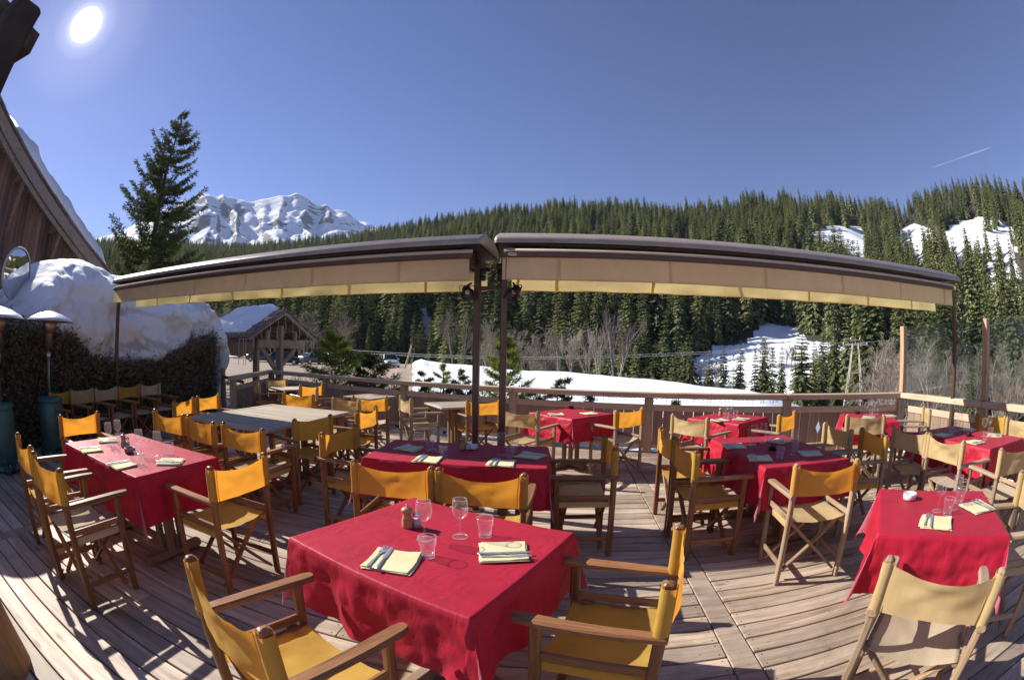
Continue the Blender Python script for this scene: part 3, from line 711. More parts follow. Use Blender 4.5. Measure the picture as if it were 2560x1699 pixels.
ashtray(1933, 1121, 'dark glass ashtray in the shadow on the ' + a, 'darkglass', .042)
a = PH['T12']
ashtray(2274, 1243, 'white ceramic ashtray on the red table at the lower right', 'ceramic', .046)
napkin(2341, 1302, -58, 'at the near setting of the ' + a, 2); napkin(2444, 1264, -20, 'at the right setting of the ' + a, 0, side=1)
wine(2343, 1277, 'left of two on the ' + a); wine(2383, 1270, 'right of two on the ' + a); tumb(2367, 1285, 'beside the near napkin of the ' + a); tumb(2397, 1256, 'behind the right wine glass of the ' + a)
a = PH['T11']
napkin(2357, 1086, 80, 'at the far left setting of the ' + a, 1); napkin(2420, 1073, 95, 'at the far right setting of the ' + a, 2); napkin(2438, 1103, 80, 'at the near left setting of the ' + a, 0); napkin(2487, 1086, 110, 'at the near right setting of the ' + a, 1)
wine(2384, 1082, 'far left of four on the ' + a); wine(2398, 1074, 'far right of four on the ' + a); wine(2458, 1090, 'near left of four on the ' + a); wine(2471, 1083, 'near right of four on the ' + a)
tumb(2378, 1087, 'at the far left of the ' + a); tumb(2391, 1078, 'at the far right of the ' + a); tumb(2462, 1102, 'at the near left of the ' + a); tumb(2475, 1091, 'at the near right of the ' + a)
ashtray(2422, 1087, 'amber glass ashtray in the middle of the ' + a, 'darkglass', .042)
a = PH['T10']
napkin(2172, 1042, 40, 'at the near setting of the ' + a, 0); napkin(2224, 1038, 60, 'at the right setting of the ' + a, 1)
wine(2165, 1038, 'left of two on the ' + a); wine(2182, 1036, 'right of two on the ' + a); tumb(2177, 1040, 'left of two on the ' + a); tumb(2190, 1037, 'right of two on the ' + a)
ashtray(2143, 1032, 'dark ashtray on the ' + a, 'darkglass', .04)
a = PH['T8']
napkin(1800, 1049, 10, 'at the left setting of the ' + a, 2); napkin(1854, 1046, 40, 'at the right setting of the ' + a, 0)
mill(1801, 1038, 'on the ' + a); wine(1813, 1042, 'left of two on the ' + a); wine(1824, 1041, 'right of two on the ' + a); tumb(1815, 1048, 'left of two on the ' + a); tumb(1838, 1043, 'right of two on the ' + a)
a = PH['T7']
napkin(1391, 1034, 2, 'left of two on the ' + a, 1, cross=-60); napkin(1473, 1032, 20, 'right of two on the ' + a, 2, fk=False, kn=False); ashtray(1427, 1019, 'dark ashtray at the far corner of the ' + a, 'darkglass', .045)

# ------------------------------------------------------------------ the two awnings
def on_line(px, py, a, b):      # where the vertical plane through a, b meets the bearing of a pixel
    az = R(azel(px, py)[0]); d = Vector((math.sin(az), math.cos(az))); e = Vector((b.x-a.x, b.y-a.y))
    den = d.x*e.y - d.y*e.x; t = (a.x*e.y - a.y*e.x)/den
    return Vector((d.x*t, d.y*t, 0))
def awning(label, a, b, post_px, plate):
    """ a, b: ends of the near valance; local x runs along it, y away from the camera """
    a, b = Vector(a), Vector(b); L = (b-a).length; ang = math.atan2(b.y-a.y, b.x-a.x)
    K = .82; t = empty('awning', (a.x*K, a.y*K, EYE*(1-K)), ang); t.scale = (K, K, K); tag(t, label, 'awning', 'retracted double awnings')
    D = .86; mid = D/2
    # hood: a shallow arched roof with turned down edges
    hb = MB(); n = 22; x0, x1 = -.13, L + (.32 if plate else .13)
    prof = []
    for i in range(n+1):
        u = -1 + 2*i/n; prof.append((mid + u*(.445), 2.745 + .135*(1-abs(u)**2.3)))
    prof = [(prof[0][0]-.004, 2.690), (prof[0][0]-.004, 2.725)] + prof + [(prof[-1][0]+.004, 2.725), (prof[-1][0]+.004, 2.690)]
    k = len(prof); vs = []
    for x, f in ((x0, .0), (x0+.035, 1), (x1-.035, 1), (x1, .0)):
        for y, z in prof: vs.append((x, y if f else mid+(y-mid)*.97, z if f else 2.69+(z-2.69)*.86))
    hb.add(vs, [(i*k+j, (i+1)*k+j, (i+1)*k+j+1, i*k+j+1) for i in range(3) for j in range(k-1)] + [tuple(range(k)), tuple(range(4*k-1, 3*k-1, -1))])
    ob = hb.build('hood', M['awnhood'], t, True)
    for p in ob.data.polygons: p.use_smooth = len(p.vertices) == 4
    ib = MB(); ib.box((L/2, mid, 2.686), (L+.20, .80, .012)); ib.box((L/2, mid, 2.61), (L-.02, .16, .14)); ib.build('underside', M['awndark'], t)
    for y, nm in ((mid-.24, 'roller'), (mid+.24, 'roller')):
        rb = MB(); rb.tube([(.06, y, 2.61), (L-.06, y, 2.61)], .058, 16); rb.build(nm, M['valance'], t, True)
    for y, s in ((0, -1), (D, 1)):
        fb = MB(); fb.beam((-.03, y, 2.562), (L+.03, y, 2.562), .052, .055, .2); fb.build('front_bar', M['awnmetal'], t)
        fb = MB(); fb.tube([(-.03, y + .012*(-s), 2.613), (L+.03, y + .012*(-s), 2.613)], .024, 10); fb.build('front_lip', M['liptan'], t, True)
        vb = MB(); seams = [i*1.2 + .55 for i in range(int(L/1.2)+1)]
        e0, e1 = ((-.38, .0) if not plate else (0, .50)) if s > 0 else (0, 0)
        def fn(u, v):
            x = e0 + u*(L + e1 - e0); z = 2.532 - v*.235
            w = .012*math.sin(x*3.1 + s)*v + .008*math.sin(x*9.3 + 2*s)*v*v + .014*noise.noise(Vector((x*2.5, v*2, s*5.0)))*v
            return Vector((x, y - .028*s*.2 + w, z + .003*math.sin(x*2.2)*v))
        vb.grid(fn, int(L/.05), 8)
        vb.build('valance', M['valance'], t, True)
        sb = MB()
        for x in seams: sb.box((x, y, 2.415), (.035, .004, .232))
        sb.tube([(i*L/60, y + .012*math.sin(i*L/60*3.1+s) + .008*math.sin(i*L/60*9.3+2*s), 2.300) for i in range(61)], .006, 6)
        sb.build('valance_seam', M['valance'], t)
    for x in (.05, .0, L-.05)[::2]:
        cb = MB(); cb.box((x, mid, 2.60), (.05, D-.06, .10)); cb.box((x, mid-.25, 2.50), (.055, .10, .14)); cb.box((x, mid+.25, 2.50), (.055, .10, .14)); cb.build('arm_bracket', M['awnmetal'], t)
    M4 = Matrix.Translation(a) @ Matrix.Rotation(ang, 4, 'Z'); inv_ = M4.inverted()
    A2, B2 = M4 @ Vector((0, mid, 0)), M4 @ Vector((L, mid, 0)); out = []
    for px in post_px:
        w = on_line(px[0], px[1], A2, B2); l = inv_ @ w
        z0 = -EYE*(1-K)/K; pb = MB(); pb.beam((l.x, mid, z0), (l.x, mid, 2.60), .074, .074, .12); pb.box((l.x, mid, z0+.007), (.17, .17, .014)); pb.build('post', M['awnmetal'], t)
        out.append(Vector((w.x*K, w.y*K, 0)))
    if plate:
        pb = MB(); pb.box((.06, -.0275, 2.562), (.085, .003, .032)); pb.build('maker_plate', plain('pale_plate', (.6,.5,.36), .5), t)
        b_ = MB(); b_.box((.06, -.0295, 2.562), (.066, .001, .007)); b_.build('plate_text', M['awndark'], t)
    return t, out
aw1, p1 = awning('brown retracted awning with beige valance on the left of the two centre posts', (-7.72, 6.13, 0), (-.47, 4.80, 0), [(292, 930), (1190, 930)], False)
aw2, p2 = awning('brown retracted awning with small pale plate on the right of the two centre posts', (-.07, 4.72, 0), (6.72, 4.29, 0), [(1257, 930), (2385, 930)], True)
c0, c1 = p1[1], p2[0]
b = MB(); b.beam((c0.x+.031, c0.y, 2.14), (c1.x-.031, c1.y, 2.14), .026, .04, .2); tag(b.build('cross_bar', M['awnmetal']), 'short brown bar joining the two centre awning posts', 'bar')
def spot(p, dx, dy, az, lab):
    t = empty('spotlight', (p.x+dx, p.y+dy, 2.10), R(az)); t.scale = (.85,)*3; tag(t, lab, 'spotlight', 'spotlights on the awning posts')
    Rx = Matrix.Rotation(R(-35), 3, 'X')
    b = MB(); pr = [(.001,-.06),(.035,-.06),(.05,-.045),(.055,.02),(.075,.075),(.078,.085),(.070,.085),(.052,.03),(.001,.02)]
    b.lathe(pr, 20); Mx = Matrix.Rotation(R(125), 3, 'X'); b.v = [tuple(Mx @ Vector(v)) for v in b.v]; b.build('housing', M['black'], t, True)
    b = MB(); b.lathe([(.001,.024),(.045,.026),(.05,.03)], 18); b.v = [tuple(Mx @ Vector(v)) for v in b.v]; b.build('bulb', M['alu'], t, True)
    b = MB()
    for s in (-1, 1): b.box((s*.085, -.045, -.02), (.004, .02, .16), rot=Rx)
    b.beam((-.087, 0, .06), (.087, 0, .06), .02, .006, .2); b.beam((0, 0, .06), (-dx*.7, .06, .10), .02, .02, .2); b.build('bracket', M['black'], t)
spot(c0, -.09, -.10, 20, 'black spotlight clamped to the left centre awning post'); spot(c1, .10, -.10, -35, 'black spotlight with round lamp on the right centre awning post')
b = MB()
for dz, r_ in ((2.27, .03), (2.21, .026)):
    b.lathe([(.001,0),(r_,.0),(r_,.05),(.001,.055)], 12, (c0.x+.05, c0.y-.03, dz))
tag(b.build('awning_motor', M['black'], None, True), 'small black motor box on the left centre awning post', 'motor')
b = MB(); b.box((c1.x-.045, c1.y-.03, 2.25), (.04, .05, .12)); b.lathe([(.001,0),(.03,0),(.03,.05),(.001,.055)], 12, (c1.x-.045, c1.y-.03, 2.312)); b.tube([(c1.x-.05, c1.y-.06, 2.30), (c1.x-.11, c1.y-.06, 2.22), (c1.x-.035, c1.y-.05, 2.15)], .005, 6)
tag(b.build('awning_motor', M['black'], None, True), 'small black motor box on the right centre awning post', 'motor')

# ------------------------------------------------------------------ railings of plank panels, and the glass wind screen
def railing(name, label, a, b, posts, gap_strip=True, base=.0, light=False, diamonds=True, endpost=(True, True)):
    a, b = Vector(a), Vector(b); L = (b-a).length; ang = math.atan2(b.y-a.y, b.x-a.x)
    t = empty(name, (a.x, a.y, 0), ang); tag(t, label, 'railing', 'wooden railings round the terrace')
    hm, zm = M['rail'], M['railz']
    hb = MB(); xs = [0] + [x for x in posts[1:-1:2]] + [L]
    for x0, x1 in zip(xs, xs[1:]): hb.beam((x0-.03 if x0 == 0 else x0+.003, 0, .915), (x1+.03 if x1 == L else x1-.003, 0, .915), .165, .085, .12)
    hb.build('handrail', hm, t)
    for i, x in enumerate(posts):
        if (i == 0 and not endpost[0]) or (i == len(posts)-1 and not endpost[1]): continue
        pb = MB(); pb.beam((x, 0, base), (x, 0, .871), .135, .12, .08); pb.build('post', zm, t)
    q = random.Random(int(L*100))
    for x0, x1 in zip(posts, posts[1:]):
        m0, m1 = x0 + .070, x1 - .070
        rb = MB(); rb.beam((m0, 0, .715), (m1, 0, .715), .05, .095, .08); rb.build('mid_rail', hm, t)
        rb = MB(); rb.beam((m0, 0, .105), (m1, 0, .105), .06, .07, .1); rb.build('bottom_rail', hm, t)
        n = max(1, round((m1-m0)/.165)); w = (m1-m0)/n; pb = MB(); g = .006
        dia = {n//2, n//2 - 3, n//2 + 3} if diamonds and n > 8 else ({n//2} if diamonds else set())
        for i in range(n):
            l, r = m0 + i*w + g/2 + q.uniform(0, .002), m0 + (i+1)*w - g/2; y = q.uniform(-.003, .003)
            poly = [(l, .145), (r, .145)]
            if i+1 in dia: poly += [(r, .34), (r-.042, .43), (r, .53)]
            poly += [(r, .664), (l, .664)]
            if i in dia: poly += [(l, .53), (l+.042, .43), (l, .34)]
            pb.prism(poly, y-.011, y+.011)
        pb.build('plank_panel', M['plank'], t)
    return t
Ld = (MAIN_B - MAIN_A).length
def along(px): w = on_line(px, 960, MAIN_A, MAIN_B); return (Vector((w.x, w.y, 0)) - MAIN_A).length
railing('railing', 'long wooden railing of plank panels with cut-out diamonds along the far side of the terrace', MAIN_A, MAIN_B, [.07] + [along(x) for x in (815, 1011, 1285, 1624, 1970)] + [Ld-.02], base=0)
railing('railing', 'short wooden railing beside the hedge and the hut at the left corner', LEFT_E, MAIN_A, [.07, (MAIN_A-LEFT_E).length-.15], endpost=(True, False))
Lr = (RIGHT_E - MAIN_B).length
railing('railing', 'wooden railing under the glass screen on the right', MAIN_B, RIGHT_E, [.15, 1.97, 3.95, Lr-.05], endpost=(False, True))
ang = math.atan2(RIGHT_E.y-MAIN_B.y, RIGHT_E.x-MAIN_B.x)
gs = empty('glass_screen', (MAIN_B.x, MAIN_B.y, .959), ang); tag(gs, 'glass wind screen between square wooden posts on the right railing', 'glass screen')
for x in (.02, 1.97, 3.95):
    b = MB(); b.beam((x, .0, 0), (x, .0, 1.045), .10, .10, .05); b.build('post', wood('screen_post_wood', (.42,.25,.135), (.58,.39,.24), 'z', 1.0, .6, .1, .3, None, False, True) if x == .02 else bpy.data.materials['screen_post_wood'], gs)
for x0, x1 in ((.075, 1.915), (2.025, 3.895)):
    b = MB(); b.box(((x0+x1)/2, 0, .525), (x1-x0, .008, 1.02)); b.build('pane', M['pane'], gs)

# strings of unlit icicle lights under the handrails
def icicles(label, a, b, z, mat, seed, dens=14, off=.05, amp=.085):
    a, b = Vector(a), Vector(b); L = (b-a).length; d = (b-a)/L; nrm = Vector((d.y, -d.x, 0)); q = random.Random(seed); m_ = MB()
    pts = [a + d*(L*i/60) + Vector((0,0,z + .006*math.sin(i*2.1))) + nrm*off for i in range(61)]
    m_.tube(pts, .004, 5)
    k = int(L*dens)
    for i in range(k):
        x = L*(i+q.random()*.6)/k; p0 = a + d*x + Vector((0,0,z)) + nrm*off; ln = amp*q.uniform(.35, 1.1); dx = q.uniform(-.02,.02)
        m_.tube([p0, p0 + d*dx - Vector((0,0,ln*.5)), p0 + d*(dx*q.uniform(-1,1.6)) - Vector((0,0,ln))], [.0035,.003,.003], 4)
        e = p0 + d*(dx*.8) - Vector((0,0,ln*q.uniform(.3,1))); m_.tube([e, e + d*q.uniform(-.03,.03) - Vector((0,0,.014))], [.006,.003], 4)
    tag(m_.build('light_string', mat), label, 'light string', 'strings of unlit icicle lights')
icicles('string of unlit dark icicle lights hanging under the long far handrail', MAIN_A, MAIN_B, .868, M['wire'], 4)
icicles('string of unlit dark icicle lights hanging under the short left handrail', LEFT_E, MAIN_A, .868, M['wire'], 5)
icicles('string of unlit dark icicle lights hanging under the right handrail', MAIN_B, RIGHT_E, .868, M['wire'], 6)

# ------------------------------------------------------------------ patio heaters
def heater(px, py, label, ztop):
    p = P(px, py, 0); t = empty('patio_heater', (p.x, p.y, 0), R(20)); tag(t, label, 'patio heater', 'tall gas patio heaters')
    b = MB(); b.lathe([(.001,.10),(.205,.10),(.215,.115),(.215,.70),(.205,.715),(.215,.73),(.215,.765),(.195,.785),(.06,.80),(.001,.80)], 36); b.build('tank_housing', M['heatgreen'], t, True)
    b = MB(); b.lathe([(.001,.02),(.25,.02),(.26,.035),(.25,.085),(.20,.10),(.001,.10)], 36); b.box((.17,-.13,.06), (.18,.18,.06)); b.build('base', M['heatgreen'], t, False)
    for s in (-1, 1):
        b = MB(); b.tube([(.235, s*.13-.02, .075), (.235, s*.13+.02, .075)], .075, 20); w = b.build('wheel', M['rubber'], t)
        b = MB(); b.tube([(.235, s*.13-.023, .075), (.235, s*.13+.023, .075)], .038, 14); b.build('hub', M['alu'], w)
    b = MB(); b.tube([(0,0,.79), (0,0,ztop-.52)], .021, 14); b.build('pole', M['pole'], t, True)
    b = MB(); b.lathe([(.021,0),(.036,.0),(.036,.075),(.021,.075)], 16, (0,0,ztop-.62)); b.build('collar', M['alu'], t, True)
    b = MB(); b.lathe([(.02,ztop-.50),(.066,ztop-.49),(.07,ztop-.30),(.075,ztop-.29),(.115,ztop-.27),(.12,ztop-.10),(.10,ztop-.085),(.04,ztop-.07),(.03,ztop-.02)], 24); b.build('burner', M['copper'], t, True)
    b = MB(); pr = [(.001, ztop), (.05, ztop-.004), (.20, ztop-.035), (.34, ztop-.085), (.415, ztop-.13), (.42, ztop-.138), (.41, ztop-.135), (.33, ztop-.095), (.19, ztop-.045), (.05, ztop-.014), (.001, ztop-.012)]
    b.lathe(pr, 48); b.build('reflector', M['alu'], t, True)
heater(20, 1172, 'patio heater with green tank at the left picture edge', 1.90)
heater(138, 1136, 'patio heater with green tank right in front of the hedge chairs', 1.92)

# the post of the restaurant at the left picture edge, holding a dark eave above
t = empty('porch_post', (-2.37, .47, 0)); tag(t, 'round brown wooden porch post carrying a dark eave at the left picture edge', 'post')
b = MB(); q = random.Random(5)
prz = [(.20,0),(.195,.10),(.16,.45),(.135,.9),(.12,1.6),(.12,2.1)]
vs = []; n = 20
for r_, z in prz:
    for j in range(n):
        a = 2*PI*j/n; rr = r_*(1 + .03*noise.noise(Vector((math.cos(a)*2, math.sin(a)*2, z)))); vs.append((rr*math.cos(a), rr*math.sin(a), z))
b.add(vs, [(i*n+j, i*n+(j+1)%n, (i+1)*n+(j+1)%n, (i+1)*n+j) for i in range(len(prz)-1) for j in range(n)])
b.build('trunk', wood('porch_post_wood', (.20,.10,.04), (.42,.24,.10), 'z', .8, .6, .1, .4, None, False, True), t, True)
b = MB(); b.beam((0, 0, 2.1), (0, 0, 3.1), .26, .24, .1); b.beam((-.25, -.05, 2.35), (.0, 0, 2.35), .2, .2, .1); b.build('shaded_post_top', plain('shade_painted_wood', (.03,.024,.02), .9, 0, .3, 6, .4), t)  # added block, coloured near black for the backlit shade on the post top
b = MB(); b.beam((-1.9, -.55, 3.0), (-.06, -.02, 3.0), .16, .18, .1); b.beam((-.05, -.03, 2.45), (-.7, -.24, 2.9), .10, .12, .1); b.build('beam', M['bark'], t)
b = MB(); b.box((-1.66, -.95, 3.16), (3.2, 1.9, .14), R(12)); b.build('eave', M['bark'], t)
p = P(6, 1180, 0)
b = MB(); b.beam((p.x, p.y, 0), (p.x-.25, p.y+.10, .95), .05, .03, .1); b.beam((p.x-.3, p.y-.25, 0), (p.x-.5, p.y-.1, .95), .05, .03, .1); b.beam((p.x-.24, p.y+.095, .93), (p.x-.49, p.y-.1, .93), .05, .03, .1)
tag(b.build('easel', M['teak']), 'brown wooden easel leg at the left picture edge beside the heater', 'easel')

# ------------------------------------------------------------------ hedge, the snow heaped over it, round mirror
def hedge_top(y):
    return table([(-3, 1.9), (1.5, 1.85), (3.4, 1.75), (4.3, 1.62), (4.9, 1.30), (5.6, 1.16), (7.0, 1.20), (7.6, 1.42), (8.4, 1.72), (9.2, 1.68)], y) + .06*noise.noise(Vector((y*2.3, 3, 1)))
q = random.Random(11); b = MB()
def leaf(b, p, d, up, ln, w):
    d = d.normalized(); s = d.cross(up); s = s.normalized() if s.length > 1e-4 else Vector((1,0,0))
    b.add([p, p + d*ln*.45 + s*w, p + d*ln, p + d*ln*.45 - s*w], [(0,1,2,3)])
core = MB()
for i in range(31):
    y = -2.5 + i*.375; core.box((-7.35, y, hedge_top(y)*.5 - .35), (.95, .38, hedge_top(y) + .45))
for i in range(64000):
    y = q.uniform(-2.6, 9.05); h = hedge_top(y); z = q.uniform(-.3, h)
    if q.random() < .16: x = q.uniform(-8.0, -6.75); z = h + q.uniform(-.12, .05)
    else: x = -6.80 + .12*fbm(Vector((y*1.6, z*1.6, 2)), 3) + q.uniform(-.10, .07)
    if y > 8.75: x = q.uniform(-8, -6.8)
    d = Vector((q.gauss(.75,.5), q.gauss(0,.6), q.gauss(.15,.55)))
    leaf(b, Vector((x, y, z)), d, Vector((q.gauss(0,1), q.gauss(0,1), q.gauss(0,1))), q.uniform(.06, .14), q.uniform(.010, .022))
for i in range(260):      # loose sprigs along the top
    y = q.uniform(2.5, 9); h = hedge_top(y); p = Vector((q.uniform(-7.2,-6.75), y, h)); d = Vector((q.gauss(.5,.4), q.gauss(0,.6), q.uniform(.2,1))).normalized()
    L = q.uniform(.1, .34)
    for k in range(9): leaf(b, p + d*L*k/9, d + Vector((q.gauss(0,.7), q.gauss(0,.7), q.gauss(0,.7))), Vector((q.gauss(0,1), q.gauss(0,1), .3)), .07, .009)
t = empty('hedge', (-7.3, 3.3, 0)); tag(t, 'dark clipped conifer hedge along the left side of the terrace, half buried under snow', 'hedge')
for nm, mb_, mt in (('foliage', b, M['hedge']), ('inner_branches', core, plain('hedge_core', (.10,.085,.055), .95, 0, .4, 6, .8))):
    o = mb_.build(nm, mt, t); o.location = (7.3, -3.3, 0)

def bank_top(y): return table([(2.9, 1.7), (3.5, 2.1), (3.9, 2.5), (4.5, 2.95), (5.2, 3.08), (6.0, 3.0), (6.8, 2.92), (8.0, 2.78), (8.8, 2.70), (9.5, 2.62), (10.1, 2.3), (10.7, 1.6), (11.3, .6)], y)
b = MB()
def fn(u, v):
    y = 2.95 + u*8.4; h = bank_top(y); zf = hedge_top(min(y, 9.2)) - .12
    if y > 9: zf = lerp(zf, -.6, sstep(9.2, 10.6, y))
    # cross section from the overhanging front lip over the crown to the back
    pr = [(-7.75, zf - .25), (-7.05, zf - .02), (-6.92, zf + .30*(h-zf)), (-7.02, zf + .62*(h-zf)), (-7.45, zf + .88*(h-zf)), (-8.3, h), (-9.6, h - .1), (-11.0, h - .9), (-11.8, -.6)]
    s = v*(len(pr)-1); i = min(int(s), len(pr)-2); f = s - i
    p0, p1, p2, p3 = pr[max(i-1,0)], pr[i], pr[i+1], pr[min(i+2, len(pr)-1)]
    def cr_(a, b_, c, d): return .5*((2*b_) + (-a+c)*f + (2*a-5*b_+4*c-d)*f*f + (-a+3*b_-3*c+d)*f**3)
    x, z = cr_(p0[0],p1[0],p2[0],p3[0]), cr_(p0[1],p1[1],p2[1],p3[1])
    e = sstep(0, .1, u)*sstep(1, .72, u); x = lerp(-8.9, x, .30 + .70*e)
    n1 = fbm(Vector((y*.9, v*3.4, 1.0)), 3); n2 = fbm(Vector((y*2.2, v*9, 4.0)), 4)
    lay = math.sin(z*9 + 2.2*n1 + 2*math.sin(y*.9))
    k = sstep(.05, .2, v)*sstep(.75, .5, v)
    lump = max(0, noise.noise(Vector((y*1.7, z*2.2, 9)))) * (1.0 if y > 5.8 else .15); n2 *= (1.0 if y > 6.2 else .55); n2 += .5*abs(noise.noise(Vector((y*5, z*5, 2)))) - .15; n1 += .25*math.floor(2.2*noise.noise(Vector((y*1.1, z*1.6, 7))))*sstep(5.5, 6.5, y)*.5
    return Vector((x + k*(.24*n1 + .10*n2 + .035*lay + .30*lump), y + .12*n1, z + .07*n1*k + .05*n2*k))
b.grid(fn, 230, 120)
o = b.build('snow_bank', M['snowbank'], None, True); tag(o, 'deep layered snow heaped over the hedge at the left', 'snow bank', kind='stuff')

t = empty('round_mirror', (-8.05, 3.62, -.3), R(20)); tag(t, 'round convex mirror on a post above the hedge, beside the snow', 'mirror')
b = MB(); b.tube([(-.06,0,0), (-.06,0,3.2)], .035, 10); b.build('post', M['bark'], t)
Mx = Matrix.Rotation(R(97), 3, 'Y')
b = MB(); b.lathe([(.40,-.03),(.44,-.02),(.45,.01),(.43,.03),(.415,.028)], 40); b.v = [tuple(Mx @ Vector(v) + Vector((0,0,2.88))) for v in b.v]; b.build('rim', M['mirrorrim'], t, True)
b = MB(); b.lathe([(.001,.085),(.12,.080),(.24,.062),(.34,.036),(.42,.01)], 40); b.v = [tuple(Mx @ Vector(v) + Vector((0,0,2.88))) for v in b.v]; b.build('mirror_face', M['mirror'], t, True)
for (x, y, lab) in ((-6.95, 9.38, 'grey weathered fence post at the end of the hedge'),):
    b = MB(); b.tube([(x,y,-.4),(x+.01,y,.5),(x-.01,y+.01,1.0)], [.075,.07,.062], 10); b.beam((x, y, .80), (x+1.25, y-.9, .78), .06, .07, .3)
    tag(b.build('fence_post', M['grey']), lab, 'fence post')

# ------------------------------------------------------------------ little wooden gate hut beyond the corner of the terrace
uu, gg = Vector((-.917,.399,0)), Vector((.399,.917,0)); A0 = Vector((-7.06, 10.72, 0))
t = empty('gate_hut', (A0.x, A0.y, -.5), 0); tag(t, 'little open wooden gate hut with slate roof beyond the railing corner', 'hut')
def hp(u, g, z): v = uu*u + gg*g; return Vector((v.x, v.y, z + .5))
EZ, AZ_, GW, DL = 1.80, 2.58, 2.62, 3.3
def roofpt(u, s, dz=0):       # s 0..1 across the gable
    return hp(u, s*GW, EZ + (AZ_-EZ)*(1 - abs(2*s-1)) + dz)
rot_h = Matrix(((uu.x, gg.x, 0), (uu.y, gg.y, 0), (0, 0, 1)))
q = random.Random(2)
b = MB()
for side in (0, 1):
    for r in range(7):
        for c in range(13):
            s0 = r/7*.5; s1 = (r+1.25)/7*.5; u0 = -.08 + c*DL/13 + (.11 if r % 2 else 0) + q.uniform(-.01,.01); u1 = u0 + DL/13 - .012
            if s1 > .5: s1 = .5
            if side: a_, b_ = 1-s0, 1-s1
            else: a_, b_ = s0, s1
            th = .03; lo = .055 + .004*q.random()
            pts = [roofpt(u0, a_, lo), roofpt(u1, a_, lo), roofpt(u1, b_, lo-.025), roofpt(u0, b_, lo-.025)]
            up = [p + Vector((0,0,th)) for p in pts]
            b.add(pts + up, [(3,2,1,0),(4,5,6,7),(0,1,5,4),(1,2,6,5),(2,3,7,6),(3,0,4,7)])
b.build('roof', M['slate'], t)
b = MB()
for u in (0, DL-.05):
    for s0, s1 in ((0,.5), (1,.5)): b.beam(roofpt(u, s0, -.04), roofpt(u, s1, -.04), .05, .13, .1)
for s in (.02, .25, .5, .75, .98): b.beam(roofpt(-.04, s, .0), roofpt(DL, s, .0), .09, .10, .1)
for i in range(1, 5): 
    for s0, s1 in ((0,.5), (1,.5)): b.beam(roofpt(i*DL/5, s0, -.0), roofpt(i*DL/5, s1, -.0), .06, .08, .1)
b.build('rafters', M['hutwood'], t)
b = MB(); ZB = 1.62
b.beam(hp(.10, .42, ZB), hp(.10, GW-.42, ZB), .12, .22, .1); b.build('cross_beam', M['grey'], t)
b = MB(); b.beam(hp(.12, GW*.5-.05, -.5), hp(.12, GW*.5-.05, ZB+.55), .19, .19, .08); b.build('post', M['grey'], t)
b = MB(); b.beam(hp(.115, GW*.5-.05, .72), hp(.115, .55, ZB-.1), .09, .12, .1); b.build('brace', M['railz'], t)
b = MB(); b.beam(hp(.115, GW*.5-.05, .95), hp(.115, GW*.5+.55, ZB-.12), .09, .12, .1); b.build('brace', M['grey'], t)
for s in (.30, .70):
    b = MB(); b.beam(hp(.10, GW*s, ZB), hp(.10, GW*s, ZB+.40), .10, .10, .1); b.build('strut', M['railz'], t)
b = MB(); b.beam(hp(DL-.2, GW-.2, -.5), hp(DL-.2, GW-.2, EZ+.05), .2, .2, .08); b.build('rear_post', M['hutwood'], t)
b = MB(); b.beam(hp(DL-.2, .2, -.5), hp(DL-.2, .2, EZ+.05), .24, .24, .08)
b.beam(hp(DL-.2, .2, .7), hp(DL-.9, .2, ZB+.05), .10, .14, .1); b.beam(hp(DL-.2, .2, .6), hp(DL-.55, .2, 1.3), .10, .14, .1); b.beam(hp(.1, .2, ZB+.1), hp(DL-.1, .2, ZB+.1), .10, .14, .1); b.build('rear_post', M['hutwood'], t)
b = MB()       # scalloped board hanging between the rear posts
pts = []
for i in range(13):
    f = i/12; pts.append((DL-.25, .3 + f*(GW-.6), 1.15 + .22*abs(math.sin(f*PI*1.5))))
for i in range(12):
    (u0,g0,z0), (u1,g1,z1) = pts[i], pts[i+1]
    v = [hp(u0,g0,z0), hp(u1,g1,z1), hp(u1,g1,ZB+.25), hp(u0,g0,ZB+.25)]; w = [p + uu*.03 for p in v]
    b.add(v + w, [(0,1,2,3),(7,6,5,4),(0,4,5,1),(1,5,6,2),(2,6,7,3),(3,7,4,0)])
b.build('arched_board', M['hutwood'], t)
b = MB(); q = random.Random(8)
for i in range(9):
    s = .06 + .88*i/8; p0 = roofpt(-.08, s, -.08); ln = q.uniform(.2, .62); pts = [p0 + Vector((q.uniform(-.03,.03), q.uniform(-.03,.03), -ln*k/5)) for k in range(6)]
    b.tube(pts, .007, 5)
b.tube([roofpt(-.08, .02 + .96*i/16, -.075) for i in range(17)], .007, 5); b.tube([roofpt(-.08, .02, -.075), hp(.1, .0, EZ-.06), hp(.55, .02, EZ-.05)], .007, 5)
for u, g in ((.5,.02), (.25,.02), (.05,-.02)): b.tube([hp(u, g, EZ - .05 - k*.12) + Vector((q.uniform(-.02,.02), 0, 0)) for k in range(7)], .007, 5)
o = b.build('light_string', M['whitewire']); o.location = t.location; tag(o, 'white cords of icicle lights hanging from the hut gable', 'light string', 'strings of unlit icicle lights')
b = MB()
def fn(u, v):
    U = .34 + u*2.9 + .10*noise.noise(Vector((v*6, 2, 0))); s = .04 + v*.5; e = min(u*5, (1-u)*3, v*5, 1.0); e = max(0, e)**.5
    p = roofpt(U, s if s < .5 else .5, 0.075); return p + Vector((0, 0, e*(.16 + .10*fbm(Vector((u*3, v*3, 6)), 3) + .03*noise.noise(Vector((u*14, v*14, 3))))))
b.grid(fn, 36, 24)
o = b.build('roof_snow', M['snow'], None, True); o.location = t.location; tag(o, 'thick snow lying on the slates of the gate hut', 'snow', kind='stuff')
b = MB(); sv = Vector((-6.05, 12.9, 1.55))     # a blob of snow on a twig tip beside the hut roof
